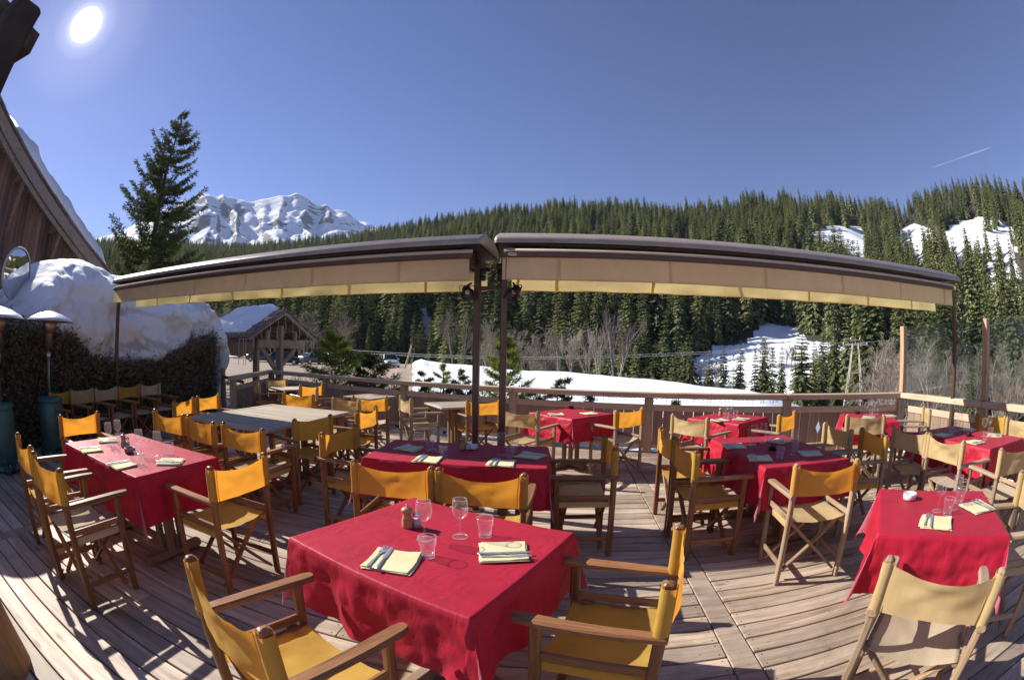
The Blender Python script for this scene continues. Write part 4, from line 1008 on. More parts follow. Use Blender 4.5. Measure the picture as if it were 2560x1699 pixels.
# ------------------------------------------------------------------ the old farmhouse on the left
t = empty('chalet', (-13.0, 10.2, 0)); tag(t, 'old dark timber chalet gable with snow on its sloping roof at the left', 'house')
def yz(y): return 3.68 + (10.2 - y)*.565        # height of the roof edge along the gable
YR = 0.2
off = Vector((-13.0, 10.2, 0))
b = MB(); bw = .19; y = -8.0
while y < 9.0:
    h = yz(y) if y > YR else yz(2*YR - y)
    b.box((-14.1 + rng.uniform(-.008,.008), y, (h-.2)/2 - .4), (.05, bw-.012, h + .6)); y += bw
b.v = [tuple(Vector(v)-off) for v in b.v]; b.build('wall', M['oldwood'], t)
b = MB(); b.box((-18.2, 2, 1.5), (8, 14, 4)); b.v = [tuple(Vector(v)-off) for v in b.v]; b.build('inner_walls', M['awndark'], t)
def slab(b, x0, x1, y0, y1, dz, th):
    vs = [(x, y, yz(y)+dz+k) for k in (0, th) for x, y in ((x0,y0),(x1,y0),(x1,y1),(x0,y1))]
    b.add([Vector(v)-off for v in vs], [(3,2,1,0),(4,5,6,7),(0,1,5,4),(1,2,6,5),(2,3,7,6),(3,0,4,7)])
b = MB(); slab(b, -22, -13.06, YR, 10.2, -.10, .06); 
vs = []
ob = b.build('roof_deck', M['oldwoodx'], t)
b = MB()
for k in range(26):
    y0, y1 = YR + k*.39, YR + (k+1)*.39 + .06; slab(b, -22, -12.92 + rng.uniform(-.02,.02), y0, min(y1, 10.35), -.02 + rng.uniform(0,.015), .035)
b.build('roof', M['oldwoodx'], t)
for nm, x, dz, h in (('verge_board', -13.0, -.44, .36), ('verge_board', -13.09, -.62, .16)):
    b = MB(); vs = []
    slab(b, x-.04, x, YR, 10.2, dz, h)
    b.build(nm, M['oldwoodx'], t)
for y in (9.6, 7.6, 5.6, 3.6, 1.6):
    b = MB(); b.beam(Vector((-17, y, yz(y)-.30))-off, Vector((-13.08, y, yz(y)-.30))-off, .24, .26, .12); b.build('purlin', M['oldwood'], t)
for y in (7.6, 5.6, 3.6):
    b = MB(); b.beam(Vector((-13.3, y, yz(y)-.42))-off, Vector((-14.05, y, yz(y)-1.9))-off, .16, .16, .12); b.beam(Vector((-14.02, y-.0, yz(y)-.5))-off, Vector((-14.02, y, yz(y)-2.6))-off, .2, .14, .12); b.build('brace', M['oldwood'], t)
wb = MB()
for z0 in (3.65,):
    wb.box(Vector((-14.05, 3.55, z0))-off, (.10, .9, .12)); wb.box(Vector((-14.05, 3.55, z0-1.1))-off, (.10, .9, .12)); wb.box(Vector((-14.05, 3.14, z0-.55))-off, (.09, .10, 1.0)); wb.box(Vector((-14.05, 3.96, z0-.55))-off, (.09, .10, 1.0))
w_ = wb.build('window', M['grey'], t); wb = MB(); wb.box(Vector((-14.07, 3.55, 3.1))-off, (.03, .72, .98)); wb.build('pane', M['carwin'], w_)
b = MB()
def fn(u, v):
    y = 3.4 + u*6.5; x = -12.94 - v*6 + .10*noise.noise(Vector((y*2, v*4, 1))); e = max(0, min(1, v*22))**.5*sstep(0, .30, u)*min(1, (1-u)*14)**.5
    return Vector((x, y, yz(y) + .02 + e*(.52 + .12*fbm(Vector((y*1.5, v*5, 2)), 3)))) - off
b.grid(fn, 70, 24)
o = b.build('roof_snow', M['snow'], None, True); o.location = off; tag(o, 'snow lying along the sloping roof edge of the timber chalet', 'snow', kind='stuff')

# ------------------------------------------------------------------ ground: terrace yard, car park, snow field, valley and wooded hillside as one sheet
E_R = [(-180,6),(-100,9),(-62,10.2),(-54,10.6),(-38,11.4),(-30,11.9),(-25,12.6),(-17,14.1),(-8,15.9),(0,16.9),(8,17.3),(16,17.3),(24,16.9),(28,16.7),(31,17.6),(36,17.6),(40,16.9),(46,16.1),(51.5,15.0),(57,16.5),(62.6,16.9),(70,15.6),(90,13),(180,6)]
R_R = [(-180,900),(-40,1000),(-17,760),(0,560),(20,480),(40,430),(90,420),(180,900)]
R_0 = [(-180,150),(-60,150),(-30,118),(-12,104),(0,98),(30,88),(60,84),(90,90),(180,150)]
Z_0 = [(-180,-1),(-40,-.6),(-16,-1.5),(-8,-5),(4,-8),(30,-11),(60,-11),(90,-9),(180,-1)]
R_C = [(-180,90),(-30,88),(-17,80),(-12.6,62),(-11.5,52),(0,36),(11,25),(24,17),(35,12.5),(45,10.5),(90,10),(140,30),(180,90)]
def tz(az, r):
    rc, r0, RR, z0 = table(R_C, az), table(R_0, az), table(R_R, az), table(Z_0, az)
    snowy = sstep(-13.2, -11.6, az); zn = lerp(-.50, lerp(-.35, .20, sstep(7, rc, r)), snowy)
    if az > 30: zn = lerp(zn, -1.4, sstep(30, 50, az))
    if r <= rc: z = zn
    elif r <= r0: z = lerp(lerp(-.5, .20, snowy) if az < 30 else zn, z0, sstep(rc, rc + (r0-rc)*.85, r))
    else:
        t = min(1.25, (r-r0)/(RR-r0)); zr = EYE + RR*math.tan(R(table(E_R, az)))
        z = z0 + (zr - z0)*(t**1.12 if t <= 1 else 1 - (t-1)*1.2)
        p = Vector((math.sin(R(az))*r, math.cos(R(az))*r, 0))
        z += (9*fbm(p*.010, 3) + 3.0*fbm(p*.04, 3))*sstep(0, .15, t)*sstep(1.1, .75, t)
    p = Vector((math.sin(R(az))*r, math.cos(R(az))*r, 0))
    z += .05*fbm(p*.5, 3)*sstep(8, 14, r)
    if r > rc*.6: z += .25*fbm(p*.12, 3)*sstep(rc*.6, rc*1.2, r)
    if -16.5 < az < -10.8: # heap of earth at the edge of the car park
        z += .45*math.exp(-((az+13.6)/1.2)**2 - ((r-40)/9)**2) + .5*math.exp(-((az+11.3)/.7)**2 - ((r-47)/6)**2)
    return z
CLEAR = [(1880,930,200,66,1), (1945,858,75,52,1), (1440,850,52,40,1), (2100,612,82,50,.97), (2140,660,26,45,.9), (2290,616,56,54,.97), (2300,680,25,50,.6), (2450,606,98,62,.97), (2490,690,42,100,.85), (2450,770,30,90,.6), (2540,800,30,160,.6),
         (1060,790,26,60,.75), (1095,585,22,12,.9), (1290,845,25,14,.8), (1500,615,20,30,.5), (1230,720,30,30,.3), (2050,900,120,40,.8), (2180,880,70,80,.7), (2340,860,90,90,.45), (1620,560,30,25,.35), (2440,900,60,90,.5)]
CL = []
for px, py, rx_, ry_, k in CLEAR:
    a0, e0 = azel(px, py); a1, _ = azel(px+rx_, py); _, e1 = azel(px, py-ry_); CL.append((a0, e0, abs(a1-a0), abs(e1-e0), k))
def clearing(az, el):
    w = 0
    for a0, e0, ra, re, k in CL:
        d = ((az-a0)/ra)**2 + ((el-e0)/re)**2
        if d < 1: w = max(w, k)
    return w
rs = [1.0]
while rs[-1] < 1500: rs.append(rs[-1]*1.045 + .12)
azs = [-180 + i*1.5 for i in range(54)] + [-99 + i*.75 for i in range(265)] + [100.5 + i*1.5 for i in range(53)]
vs, dirt, wfl = [], [], []
for r in rs:
    for a in azs:
        z = tz(a, r); vs.append((r*math.sin(R(a)), r*math.cos(R(a)), z)); rc, r0 = table(R_C, a), table(R_0, a)
        dd = sstep(-11.2, -13.6, a)*sstep(96, 84, r) if a > -120 else 0
        wf = 0
        if r > r0*.9 or (a > -9 and a < 44 and r > rc + 24):
            el = math.degrees(math.atan2(z-EYE, r)); c_ = clearing(a, el); n = fbm(Vector((vs[-1][0]*.03, vs[-1][1]*.03, 0)), 3)
            wf = 1 - sstep(0, .4, c_); dd = max(dd, .22*(1-c_) + .1*n)
        if -14.9 < a < -12.2 and 28 < r < 56: dd = max(dd, .8)
        dirt.append(max(0, min(1, dd))); wfl.append(wf)
n = len(azs); fs = [(i*n+j, (i+1)*n+j, (i+1)*n+(j+1)%n, i*n+(j+1)%n) for i in range(len(rs)-1) for j in range(n)]
fs = [tuple(reversed(f)) for f in fs]
b = MB(); b.add(vs, fs)
t_ = NT('ground_cover'); v = t_.coord(); at = t_.n('ShaderNodeAttribute', attribute_name='dirt')
nz = t_.noise(v, .35, 8, .65, .4); fine = t_.noise(v, 3.0, 6, .7)
mask = t_.ramp(t_.math('ADD', at.outputs['Fac'], t_.math('MULTIPLY', t_.math('SUBTRACT', nz, .5), 1.1)), [(.40, 0.0), (.52, 1.0)])
sn = t_.ramp(t_.noise(v, .25, 6, .6), [(.3, (.80,.82,.86)), (.7, (.90,.91,.93))])
mp = t_.coord((.25, 1.3, 1)); st = t_.noise(mp, .9, 6, .7, .5)
dr = t_.ramp(t_.math('ADD', t_.math('MULTIPLY', st, .6), t_.math('MULTIPLY', fine, .4)), [(.30, (.15,.105,.075)), (.52, (.34,.26,.195)), (.75, (.52,.43,.36))])
aw = t_.n('ShaderNodeAttribute', attribute_name='wood_floor'); wm = t_.ramp(t_.math('ADD', aw.outputs['Fac'], t_.math('MULTIPLY', t_.math('SUBTRACT', nz, .5), .9)), [(.42, 0.0), (.55, 1.0)])
fl = t_.ramp(fine, [(.3, (.035,.035,.028)), (.6, (.075,.065,.05)), (.85, (.30,.29,.28))])
ground = b.build('ground', t_.done(t_.bsdf(t_.mix(t_.mix(sn, dr, mask), fl, wm), .85, t_.bump(t_.math('ADD', nz, t_.math('MULTIPLY', fine, .3)), .4, .25), 0, .2)), None, True, attr={'dirt': dirt, 'wood_floor': wfl})
tag(ground, kind='structure')

# snowy mountain far behind the wood
MT = [(-75,10),(-62,10.6),(-56,11.3),(-52,12.3),(-48,14.3),(-45,16.3),(-42.7,17.2),(-40.5,17.75),(-38.4,17.9),(-36.5,17.65),(-34,17.5),(-32,18.0),(-30,18.45),(-28.7,18.5),(-26.8,18.0),(-25,17.7),(-22.5,17.0),(-20,16.2),(-17.8,15.35),(-15,14.0),(-10,11.5)]
vs = []; mrs = [1500 + i*16 for i in range(95)]; mas = [-75 + i*.16 for i in range(408)]
for r in mrs:
    for a in mas:
        t = (r-1500)/1250; E0 = table(MT, a); p = Vector((math.sin(R(a))*r, math.cos(R(a))*r, 0))
        el = lerp(9.0, E0, min(1, t)**.8) if t <= 1 else E0 - (t-1)*16
        z = r*math.tan(R(el)); env = sstep(0, .2, t)*sstep(1.12, .85, t)
        rg = abs(fbm(Vector((a*.32 + r*.0011 + .5*fbm(p*.0016, 3), r*.0007, 1)), 2)); cl = fbm(Vector((p.x*.0035, p.y*.0035, z*.012)), 4)
        z += env*(-80*rg + 34*cl + 9*math.sin(z*.03 + 3*fbm(p*.0025, 3))) + 4*fbm(p*.012, 3)*sstep(.1, .3, t)
        vs.append((p.x, p.y, z))
b = MB(); n = len(mas); b.add(vs, [(i*n+j, i*n+j+1, (i+1)*n+j+1, (i+1)*n+j) for i in range(len(mrs)-1) for j in range(n-1)])
t_ = NT('mountain_snow_and_rock'); ge = t_.n('ShaderNodeNewGeometry'); sp = t_.n('ShaderNodeSeparateXYZ'); t_.l(ge.outputs['Normal'], sp.inputs[0])
band_ = t_.noise(t_.coord((.35,.35,5.0)), .012, 5, .6, .5)
v = t_.coord((1,1,3.6)); nz = t_.noise(v, .0065, 9, .72, .9)
rock = t_.ramp(t_.math('ADD', sp.outputs['Z'], t_.math('ADD', t_.math('MULTIPLY', t_.math('SUBTRACT', nz, .5), -.7), t_.math('MULTIPLY', t_.math('SUBTRACT', band_, .5), -.55))), [(.60, 1.0), (.645, 0.0)])
rc_ = t_.ramp(t_.noise(v, .03, 6, .7), [(.3, (.10,.10,.105)), (.7, (.26,.25,.24))])
mt = b.build('mountain', t_.done(t_.bsdf(t_.mix((.86,.88,.92), rc_, rock), .8, t_.bump(nz, .6, 20), 0, .2)), None, True); tag(mt, kind='structure')

# ------------------------------------------------------------------ trees
def kite(b, p, d, nrm, ln, w):
    s = d.cross(nrm)
    s = s.normalized()*w if s.length > 1e-5 else Vector((w,0,0))
    q_ = p + d*ln*.42; b.add([p, q_ + s, p + d*ln, q_ - s], [(0,1,2,3)])
def spruce_mesh(name, h, r, seed, levels, per, sub, mats, trunk=True, bare=.03, jag=.3):
    """ crown of drooping sprays hung like shingles on a ragged cone """
    q = random.Random(seed); b = MB(); Z = Vector((0,0,1))
    if trunk:
        b.cur = 1; b.tube([(0,0,-.03*h), (.004*h,0,h*.5), (0,0,h*.97)], [h*.014, h*.009, h*.002], 6); b.cur = 0
    lump = [q.uniform(1-jag, 1.1) for _ in range(12)]
    for i in range(levels):
        f = (i + .6*q.random())/levels; z = h*(bare + (1-bare)*f); R0 = r*((1-f)**.76)*q.uniform(.82, 1.08) + .010*h
        if f < .06: R0 *= .8
        k = max(5, int(per*(1 - .55*f))); a0 = q.random()*6.3; step = h/levels
        for j in range(k):
            a = a0 + 2*PI*j/k + q.uniform(-.25,.25); L = R0*q.uniform(.72, 1.15)*lump[int(a*1.9 + f*5) % 12]; o = Vector((math.cos(a), math.sin(a), 0)); side = Vector((-o.y, o.x, 0))
            dr = R(lerp(34, -14, f**2.2) + q.uniform(-10, 10)); d = o*math.cos(dr) - Z*math.sin(dr); nn = side.cross(d)
            p0 = o*L*.10 + Z*(z + L*.22)
            kite(b, p0, d, nn, L*.98, min(L*.26, PI*R0/k*1.15))
            for m in range(sub):
                t = .30 + .62*(m//2)/max(1, sub//2 - 1) + q.uniform(-.06,.06); s_ = 1 if m % 2 else -1
                dd = (d*.75 + side*s_*q.uniform(.35,.85) - Z*q.uniform(.05,.55)).normalized(); n2 = (o + Z*q.uniform(-.1,.8) + side*q.uniform(-.4,.4)).normalized()
                kite(b, p0 + d*L*t, dd, n2, (L*(.42 - .18*t) + .25*step)*q.uniform(.75,1.25), L*.075 + .10*step)
    for ax in (Vector((1,0,0)), Vector((0,1,0))): kite(b, Vector((0,0,h*.90)), Z, ax, h*.105, h*.007)
    return b.mesh(name, mats)
FAR = [spruce_mesh('spruce', 20, rr*1.04, s, 25, 12, 6, [M['farspruce'], M['bark']]) for s, rr in enumerate((3.3, 4.0, 2.9, 3.6, 2.6, 4.4, 3.1))]
q = random.Random(21); cand = []
az = -62.0
r = 60.0
while r < 1080:
    s = 4.8 + r*.0052; da = math.degrees(s/r); a = -64 + q.random()*da
    while a < 84:
        aa, rr = a + q.uniform(-.42,.42)*da, r + q.uniform(-.45,.45)*s; r0, RR = table(R_0, aa), table(R_R, aa); a += da
        if rr > RR*1.03 or (rr < r0*.97 and (aa < -9 or rr < table(R_C, aa) + 26 or 22.5 < aa)): continue
        if aa < -52 and rr < 260: continue
        z = tz(aa, rr); el = math.degrees(math.atan2(z - EYE, rr))
        if q.random() < clearing(aa, el): continue
        if fbm(Vector((aa*.35, rr*.02, 3)), 3) < -.42: continue
        hh = (q.uniform(.80, 1.28) if q.random() < .62 else q.uniform(.45, .85))*(1.0 + .16*fbm(Vector((aa*.2, rr*.01, 8)), 2)); hh *= lerp(1.0, .82, sstep(200, 900, rr))
        if rr < 130: hh *= lerp(.55, .85, sstep(60, 130, rr))
        vi = q.randrange(len(FAR))
        if rr > 150 and fbm(Vector((aa*.30, rr*.016, 11)), 2) > .20 and q.random() < .75: vi = 7 + q.randrange(2); hh *= 1.35
        cand.append((hh*20/rr if vi < 7 else 0, aa, rr, z, hh, vi, q.random()*6.28))
    r += s*.87
cand.sort(reverse=True)
NIND = 215
WG = 'spruces on the wooded hillside'
for _, aa, rr, z, hh, vi, rot in cand[:NIND]:
    p = polar(aa, rr, z - .3); o = link('spruce_tree', FAR[vi], None, p, rot, (hh*.95, hh*.95, hh))
    tag(o, 'dark green spruce among many at the foot of the wooded hillside across the valley', 'spruce', WG)
print('forest', len(cand))

# spruces standing free in the valley in front of the wood
NEARM = [(spruce_mesh('crown', 10, rr, 40+s, 30, 13, 10, [M['spruce']], False), ) for s, rr in enumerate((1.9, 1.5, 2.3, 1.7))]
tb = MB(); tb.tube([(0,0,-.4), (.03,0,4), (0,0,9.6)], [.16, .10, .02], 8); TRK = tb.mesh('trunk', M['bark'])
VG = 'single spruces in the valley'
def near_spruce(az, r, top_el, label, wide=1.0, vi=0, group=VG):
    z = tz(az, r) - .1; h = EYE + r*math.tan(R(top_el)) - z; s = h/10; p = polar(az, r, z)
    t = empty('spruce_tree', p, rng.random()*6.28); t.scale = (s*wide, s*wide, s); tag(t, label, 'spruce', group)
    link('crown', NEARM[vi % 4][0], t); link('trunk', TRK, t)
for i, (px, py, r, w_, lb) in enumerate([
    (2005, 818, 42, 1.35, 'broad sunlit spruce left of the wooden power pylon'), (2058, 835, 44, 1.0, 'bushy spruce touching the left leg of the power pylon'), (1810, 866, 62, .8, 'slim dark spruce standing before the bright snow slope, leftmost of three'),
    (1889, 870, 60, .8, 'slim dark spruce in the middle of the bright snow slope'), (1932, 868, 62, .85, 'dark spruce at the right of the bright snow slope'), (1856, 925, 58, .7, 'small dark spruce low on the bright snow slope'),
    (1888, 777, 150, .75, 'tall narrow spruce above the bright snow slope'), (1750, 915, 46, .8, 'short green spruce behind the railing left of the snow slope'), (1663, 922, 40, .8, 'small yellowish spruce above the snow field edge'),
    (1690, 830, 72, 1.0, 'tall spruce in the group above the end of the snow field'), (1640, 850, 66, 1.0, 'spruce at the left of the group above the end of the snow field'), (1725, 850, 64, .9, 'spruce at the right of the group above the end of the snow field'),
    (1398, 815, 95, 1.0, 'spruce standing before the small round snow patch'), (1440, 820, 92, .9, 'dark spruce at the right of the small round snow patch'),
    (1320, 830, 90, .9, 'spruce right of the two centre posts'), (1080, 800, 92, 1.0, 'spruce left of the two centre posts'), (1035, 815, 95, .9, 'spruce above the snow stake'), (925, 800, 98, 1.0, 'spruce behind the parked white hatchback'), (985, 790, 104, 1.0, 'tall spruce right of the parked white hatchback'),
    (2085, 800, 60, .9, 'spruce behind the wooden power pylon'), (2430, 880, 24, .8, 'dark spruce behind the glass screen at the square post'), (2350, 800, 75, .9, 'spruce seen through the glass screen'), (1560, 800, 90, 1.0, 'spruce behind the tall pale bare tree'), (1600, 790, 94, 1.1, 'spruce right of the tall pale bare tree')]):
    a_, e_ = azel(px, py); near_spruce(a_, r, e_, lb, w_*.80, i)

for i in range(34):
    a_ = q.uniform(44.5, 76); near_spruce(a_, q.uniform(46, 84), q.uniform(4.2, 9.5), 'green spruce rising behind the bare trees at the glass screen', 1.05, i, 'spruces behind the glass screen')
# the big spruce behind the snow at the left
def big_spruce():
    a_, e_ = azel(466, 275); r = 22.5; base = polar(a_ - .6, r, -.6); h = EYE + r*math.tan(R(e_)) + .6
    t = empty('spruce_tree', base, 0); tag(t, 'tall ragged spruce standing alone behind the snow bank at the left', 'spruce')
    b = MB(); b.tube([(0,0,-.3), (.05,.02,h*.35), (-.04,.05,h*.7), (.14,.05,h*.9), (.12,.05,h)], [.24,.17,.09,.04,.01], 10)
    lim = MB(); q = random.Random(77); fb = MB(); Z = Vector((0,0,1)); nl = 52
    for i in range(nl):
        f = (i + q.random()*.7)/nl; z = h*(.05 + .94*f); Rm = 4.7*(1-f)**.86 + .16
        if .80 < f < .90: Rm *= 1.25
        if f > .91: Rm *= .75
        for j in range(q.choice((5,6,6,7)) if f < .85 else 4):
            if q.random() < .12: continue
            a = q.random()*6.283; L = Rm*q.uniform(.55, 1.12); sl = lerp(-.10, .50, f) + q.uniform(-.12,.12); d = Vector((math.cos(a), math.sin(a), sl)).normalized(); side = d.cross(Z).normalized()
            cx0 = Vector((.14*sstep(.5,.9,f), .05*f, z)); pts = [cx0 + d*L*k/6 + Vector((0,0, -.16*L*math.sin(k/6*PI*.9) + .10*L*(k/6)**3)) for k in range(7)]
            lim.tube(pts, [max(.006, .030*(1-f)*(1-k/7) + .006) for k in range(7)], 4, False)
            nt = max(6, int(L*19))
            for m in range(nt):
                t_ = .16 + .86*m/nt; k = min(5, int(t_*6)); p = pts[k].lerp(pts[k+1], min(1, t_*6-k)); sd = 1 if m % 2 else -1
                dd = (d*.75 + side*sd*q.uniform(.35, 1.0) + Vector((0,0,q.uniform(-.35,.12)))).normalized(); ln = q.uniform(.20,.44)*(1.15-.5*t_)*(.6 + .4*(1-f))
                for w in range(6):
                    pp = p + dd*ln*w/6; d2 = (dd*.8 + Vector((q.gauss(0,.45), q.gauss(0,.45), q.gauss(-.12,.4)))).normalized()
                    kite(fb, pp, d2, Vector((q.gauss(0,1), q.gauss(0,1), q.gauss(0,1))), q.uniform(.14,.26), q.uniform(.018,.032))
    b.build('trunk', M['bark'], t, True); lim.build('limbs', M['bark'], t); fb.build('crown', M['shrub'], t)
big_spruce()

def bare_mesh(name, h, seed, mat, spread=.55, depth=5, trunk=True, up=.25):
    q = random.Random(seed); b = MB()
    def grow(p, d, L, rad, lv):
        k = 3 if lv > 1 else 4; pts = [p]; dd = d.copy()
        for i in range(k):
            dd = (dd + Vector((q.gauss(0,.09), q.gauss(0,.09), q.gauss(.04,.06)))).normalized(); pts.append(pts[-1] + dd*L/k)
        b.tube(pts, [rad*(1 - .55*i/k) for i in range(k+1)], 5 if lv < 2 else 3, False)
        if lv >= depth: return
        nb = q.choice((4,5,6)) if lv else q.choice((8,9,10))
        for j in range(nb):
            t_ = (q.uniform(.25, 1) if lv else lerp(.18, .98, j/nb)); i = min(k-1, int(t_*k)); pp = pts[i].lerp(pts[i+1], t_*k - i)
            ax = Vector((q.gauss(0,1), q.gauss(0,1), q.gauss(0,.3))); ax = (ax - dd*ax.dot(dd)).normalized()
            nd = (dd*(1-spread*.5) + ax*spread*q.uniform(.6,1.1) + Vector((0,0,up))).normalized()
            grow(pp, nd, L*q.uniform(.38,.62)*(1 if lv else (1.12-.75*t_)), max(.007, rad*q.uniform(.38,.55)), lv+1)
    grow(Vector((0,0,-.2)), Vector((0,0,1)), h*.72, h*.012, 0)
    return b.mesh(name, mat)
BARE = [bare_mesh('bare_tree', 8, 60+i, M['barebark' if i % 2 else 'barebark2'], .6, 4) for i in range(5)]
PALE = [bare_mesh('bare_tree', 8, 80+i, M['barebark'], .45, 4, up=.4) for i in range(3)]
def bare(az, r, h, label, group, lib, i):
    o = link('bare_tree', lib[i % len(lib)], None, polar(az, r, tz(az, r) - .1), rng.random()*6.28, (h/8*rng.uniform(.9,1.2),)*2 + (h/8,)); tag(o, label, 'bare tree', group)
q = random.Random(31)
for i in range(44): bare(q.uniform(-40, -20.5), q.uniform(88, 112), q.uniform(7.5, 12.5), 'leafless brownish tree in the thicket behind the hut and the car park', 'leafless trees behind the car park', BARE, i)
for i in range(26): bare(q.uniform(-7.5, 14), q.uniform(50, 72), q.uniform(6, 9.5), 'leafless brown bush beyond the edge of the snow field', 'leafless bushes beyond the snow field', BARE, i)
for i, (px, r, h) in enumerate(((1530, 44, 10.5), (1545, 46, 9.5), (1470, 48, 8.2), (1395, 50, 7.8), (1425, 47, 7.2), (1500, 45, 7.8))): bare(azel(px, 900)[0], r, h, 'pale leafless tree rising behind the snow field right of the posts', 'pale leafless trees behind the snow field', PALE, i)
def capped(a0, a1, r0_, r1_, e0, e1):
    a = q.uniform(a0, a1); r = q.uniform(r0_, r1_); return a, r, max(3.0, EYE + r*math.tan(R(q.uniform(e0, e1))) - tz(a, r))
for i in range(38): bare(*capped(46.2, 57, 26, 66, .8, 4.2), 'grey leafless tree between the power pylon and the glass screen', 'grey leafless trees at the glass screen', BARE, i)
for i in range(26): bare(*capped(57, 78, 24, 60, -1, 4.4), 'grey leafless tree seen through the glass screen', 'grey leafless trees behind the glass screen', BARE, i)
for i in range(30): bare(*q.choice(((q.uniform(20,27), 105), (q.uniform(31,44), 112), (q.uniform(36,46), 92))), q.uniform(5, 8), 'leafless brown scrub round the snowy clearing', 'leafless scrub round the clearing', BARE, i)

rest = cand[NIND:]
me = bpy.data.meshes.new('forest_points'); me.from_pydata([tuple(polar(c[1], c[2], c[3]-.3)) for c in rest], [], [])
for nm, ty, vals in (('var', 'INT', [c[5] for c in rest]), ('rot', 'FLOAT', [c[6] for c in rest]), ('scl', 'FLOAT', [c[4] for c in rest])):
    at_ = me.attributes.new(nm, ty, 'POINT'); at_.data.foreach_set('value', vals)
fo = link('forest', me); tag(fo, 'dense dark spruce forest covering the hillside up to the ridge', 'forest', kind='stuff')
src = [o for o in C.objects if o.name.startswith('spruce_tree')]
pick = [next(o for o in src if o.data == m_) for m_ in FAR] + [next(o for o in C.objects if o.name.startswith('bare_tree') and o.data == BARE[k]) for k in (0, 2)]
ng = bpy.data.node_groups.new('forest_scatter', 'GeometryNodeTree')
ng.interface.new_socket('Geometry', in_out='INPUT', socket_type='NodeSocketGeometry'); ng.interface.new_socket('Geometry', in_out='OUTPUT', socket_type='NodeSocketGeometry')
N = ng.nodes; gi, go = N.new('NodeGroupInput'), N.new('NodeGroupOutput'); iop = N.new('GeometryNodeInstanceOnPoints'); jn = N.new('GeometryNodeJoinGeometry')
for o in reversed(pick):
    oi = N.new('GeometryNodeObjectInfo'); oi.inputs['Object'].default_value = o; oi.transform_space = 'ORIGINAL'; oi.inputs['As Instance'].default_value = False
    gt = N.new('GeometryNodeGeometryToInstance'); ng.links.new(oi.outputs['Geometry'], gt.inputs[0]); ng.links.new(gt.outputs[0], jn.inputs[0])
def nattr(name, ty):
    n_ = N.new('GeometryNodeInputNamedAttribute'); n_.data_type = ty; n_.inputs['Name'].default_value = name; return n_.outputs['Attribute']
iop.inputs['Pick Instance'].default_value = True
cx_ = N.new('ShaderNodeCombineXYZ'); ng.links.new(nattr('rot', 'FLOAT'), cx_.inputs['Z']); ng.links.new(cx_.outputs[0], iop.inputs['Rotation'])
ng.links.new(nattr('scl', 'FLOAT'), iop.inputs['Scale']); ng.links.new(nattr('var', 'INT'), iop.inputs['Instance Index'])
ng.links.new(gi.outputs[0], iop.inputs['Points']); ng.links.new(jn.outputs[0], iop.inputs['Instance']); ng.links.new(iop.outputs[0], go.inputs[0])
md = fo.modifiers.new('scatter', 'NODES'); md.node_group = ng
# young pines and shrubs just outside the railing
def young_pine(px, top_py, r, wd, label, mat, seed, lean=0, n=16, cat='young pine', nm='young_pine', tuft=1.0):
    a_, e_ = azel(px, top_py); zb = -.45; h = EYE + r*math.tan(R(e_)) - zb; base = polar(a_, r, zb); t = empty(nm, base, 0); tag(t, label, cat)
    q = random.Random(seed); tr, nb = MB(), MB(); tr.tube([(0,0,0), (.02,0,h*.5), (lean*.3,0,h*.95)], [.035,.024,.006], 7)
    for i in range(n):
        f = .12 + .86*(i + q.random()*.5)/n; L = wd*(1-f)**.7*q.uniform(.7,1.1) + .10; a = i*2.4 + q.uniform(-.4,.4); d = Vector((math.cos(a), math.sin(a), q.uniform(.15,.5))).normalized(); p0 = Vector((lean*.3*f, 0, h*f))
        pts = [p0 + d*L*k/5 + Vector((0,0,.10*L*(k/5)**2)) for k in range(6)]; tr.tube(pts, [.014*(1-k/7) for k in range(6)], 5, False)
        tips = [(pts[k], d) for k in (2,3,4,5)] + [(pts[k] + (d*.4 + d.cross(Vector((0,0,1)))*s).normalized()*L*.28, (d*.6 + d.cross(Vector((0,0,1)))*s + Vector((0,0,.3))).normalized()) for k in (2,3,4) for s in (-1,1)]
        for p, dd in tips:
            for m in range(26):
                v_ = (dd*q.uniform(.4,1.2) + Vector((q.gauss(0,.55), q.gauss(0,.55), q.gauss(.12,.5)))).normalized(); kite(nb, p - dd*q.uniform(0,.16)*tuft, v_, Vector((q.gauss(0,1), q.gauss(0,1), q.gauss(0,1))), q.uniform(.07,.15)*tuft, .0075*tuft)
    tr.build('trunk', M['bark'], t); nb.build('needles', mat, t)
young_pine(838, 836, 12.8, 1.55, 'yellow green young pine beyond the railing in front of the parked cars', M['pine'], 1, n=26, tuft=1.5)
young_pine(935, 888, 12.2, 1.25, 'low dark green pine beyond the railing below the white hatchback', M['shrub'], 2, n=18, tuft=1.4)
young_pine(1262, 838, 10.6, .85, 'young pine just beyond the railing behind the right centre post', M['pine'], 3, n=24, tuft=1.25)
young_pine(1108, 905, 11.6, .40, 'small pointed young spruce beyond the railing left of the centre posts', M['pine'], 4, n=16, tuft=.8)
young_pine(1150, 925, 11.2, .45, 'dark drooping juniper beyond the railing left of the centre posts', M['shrub'], 5, n=12)
young_pine(1060, 928, 12.2, .5, 'low juniper shrub before the snow edge', M['shrub'], 6, n=10)
young_pine(1393, 945, 9.7, .32, 'tiny spruce tip peeping over the railing, left of two', M['shrub'], 7, n=9, cat='young spruce', nm='young_spruce')
young_pine(1412, 942, 9.9, .26, 'tiny spruce tip peeping over the railing, right of two', M['shrub'], 8, n=9, cat='young spruce', nm='young_spruce')
young_pine(1690, 1000, 8.6, .4, 'dark little shrub behind the rail gap at the pepper mill table', M['shrub'], 9, n=8, cat='shrub', nm='shrub')
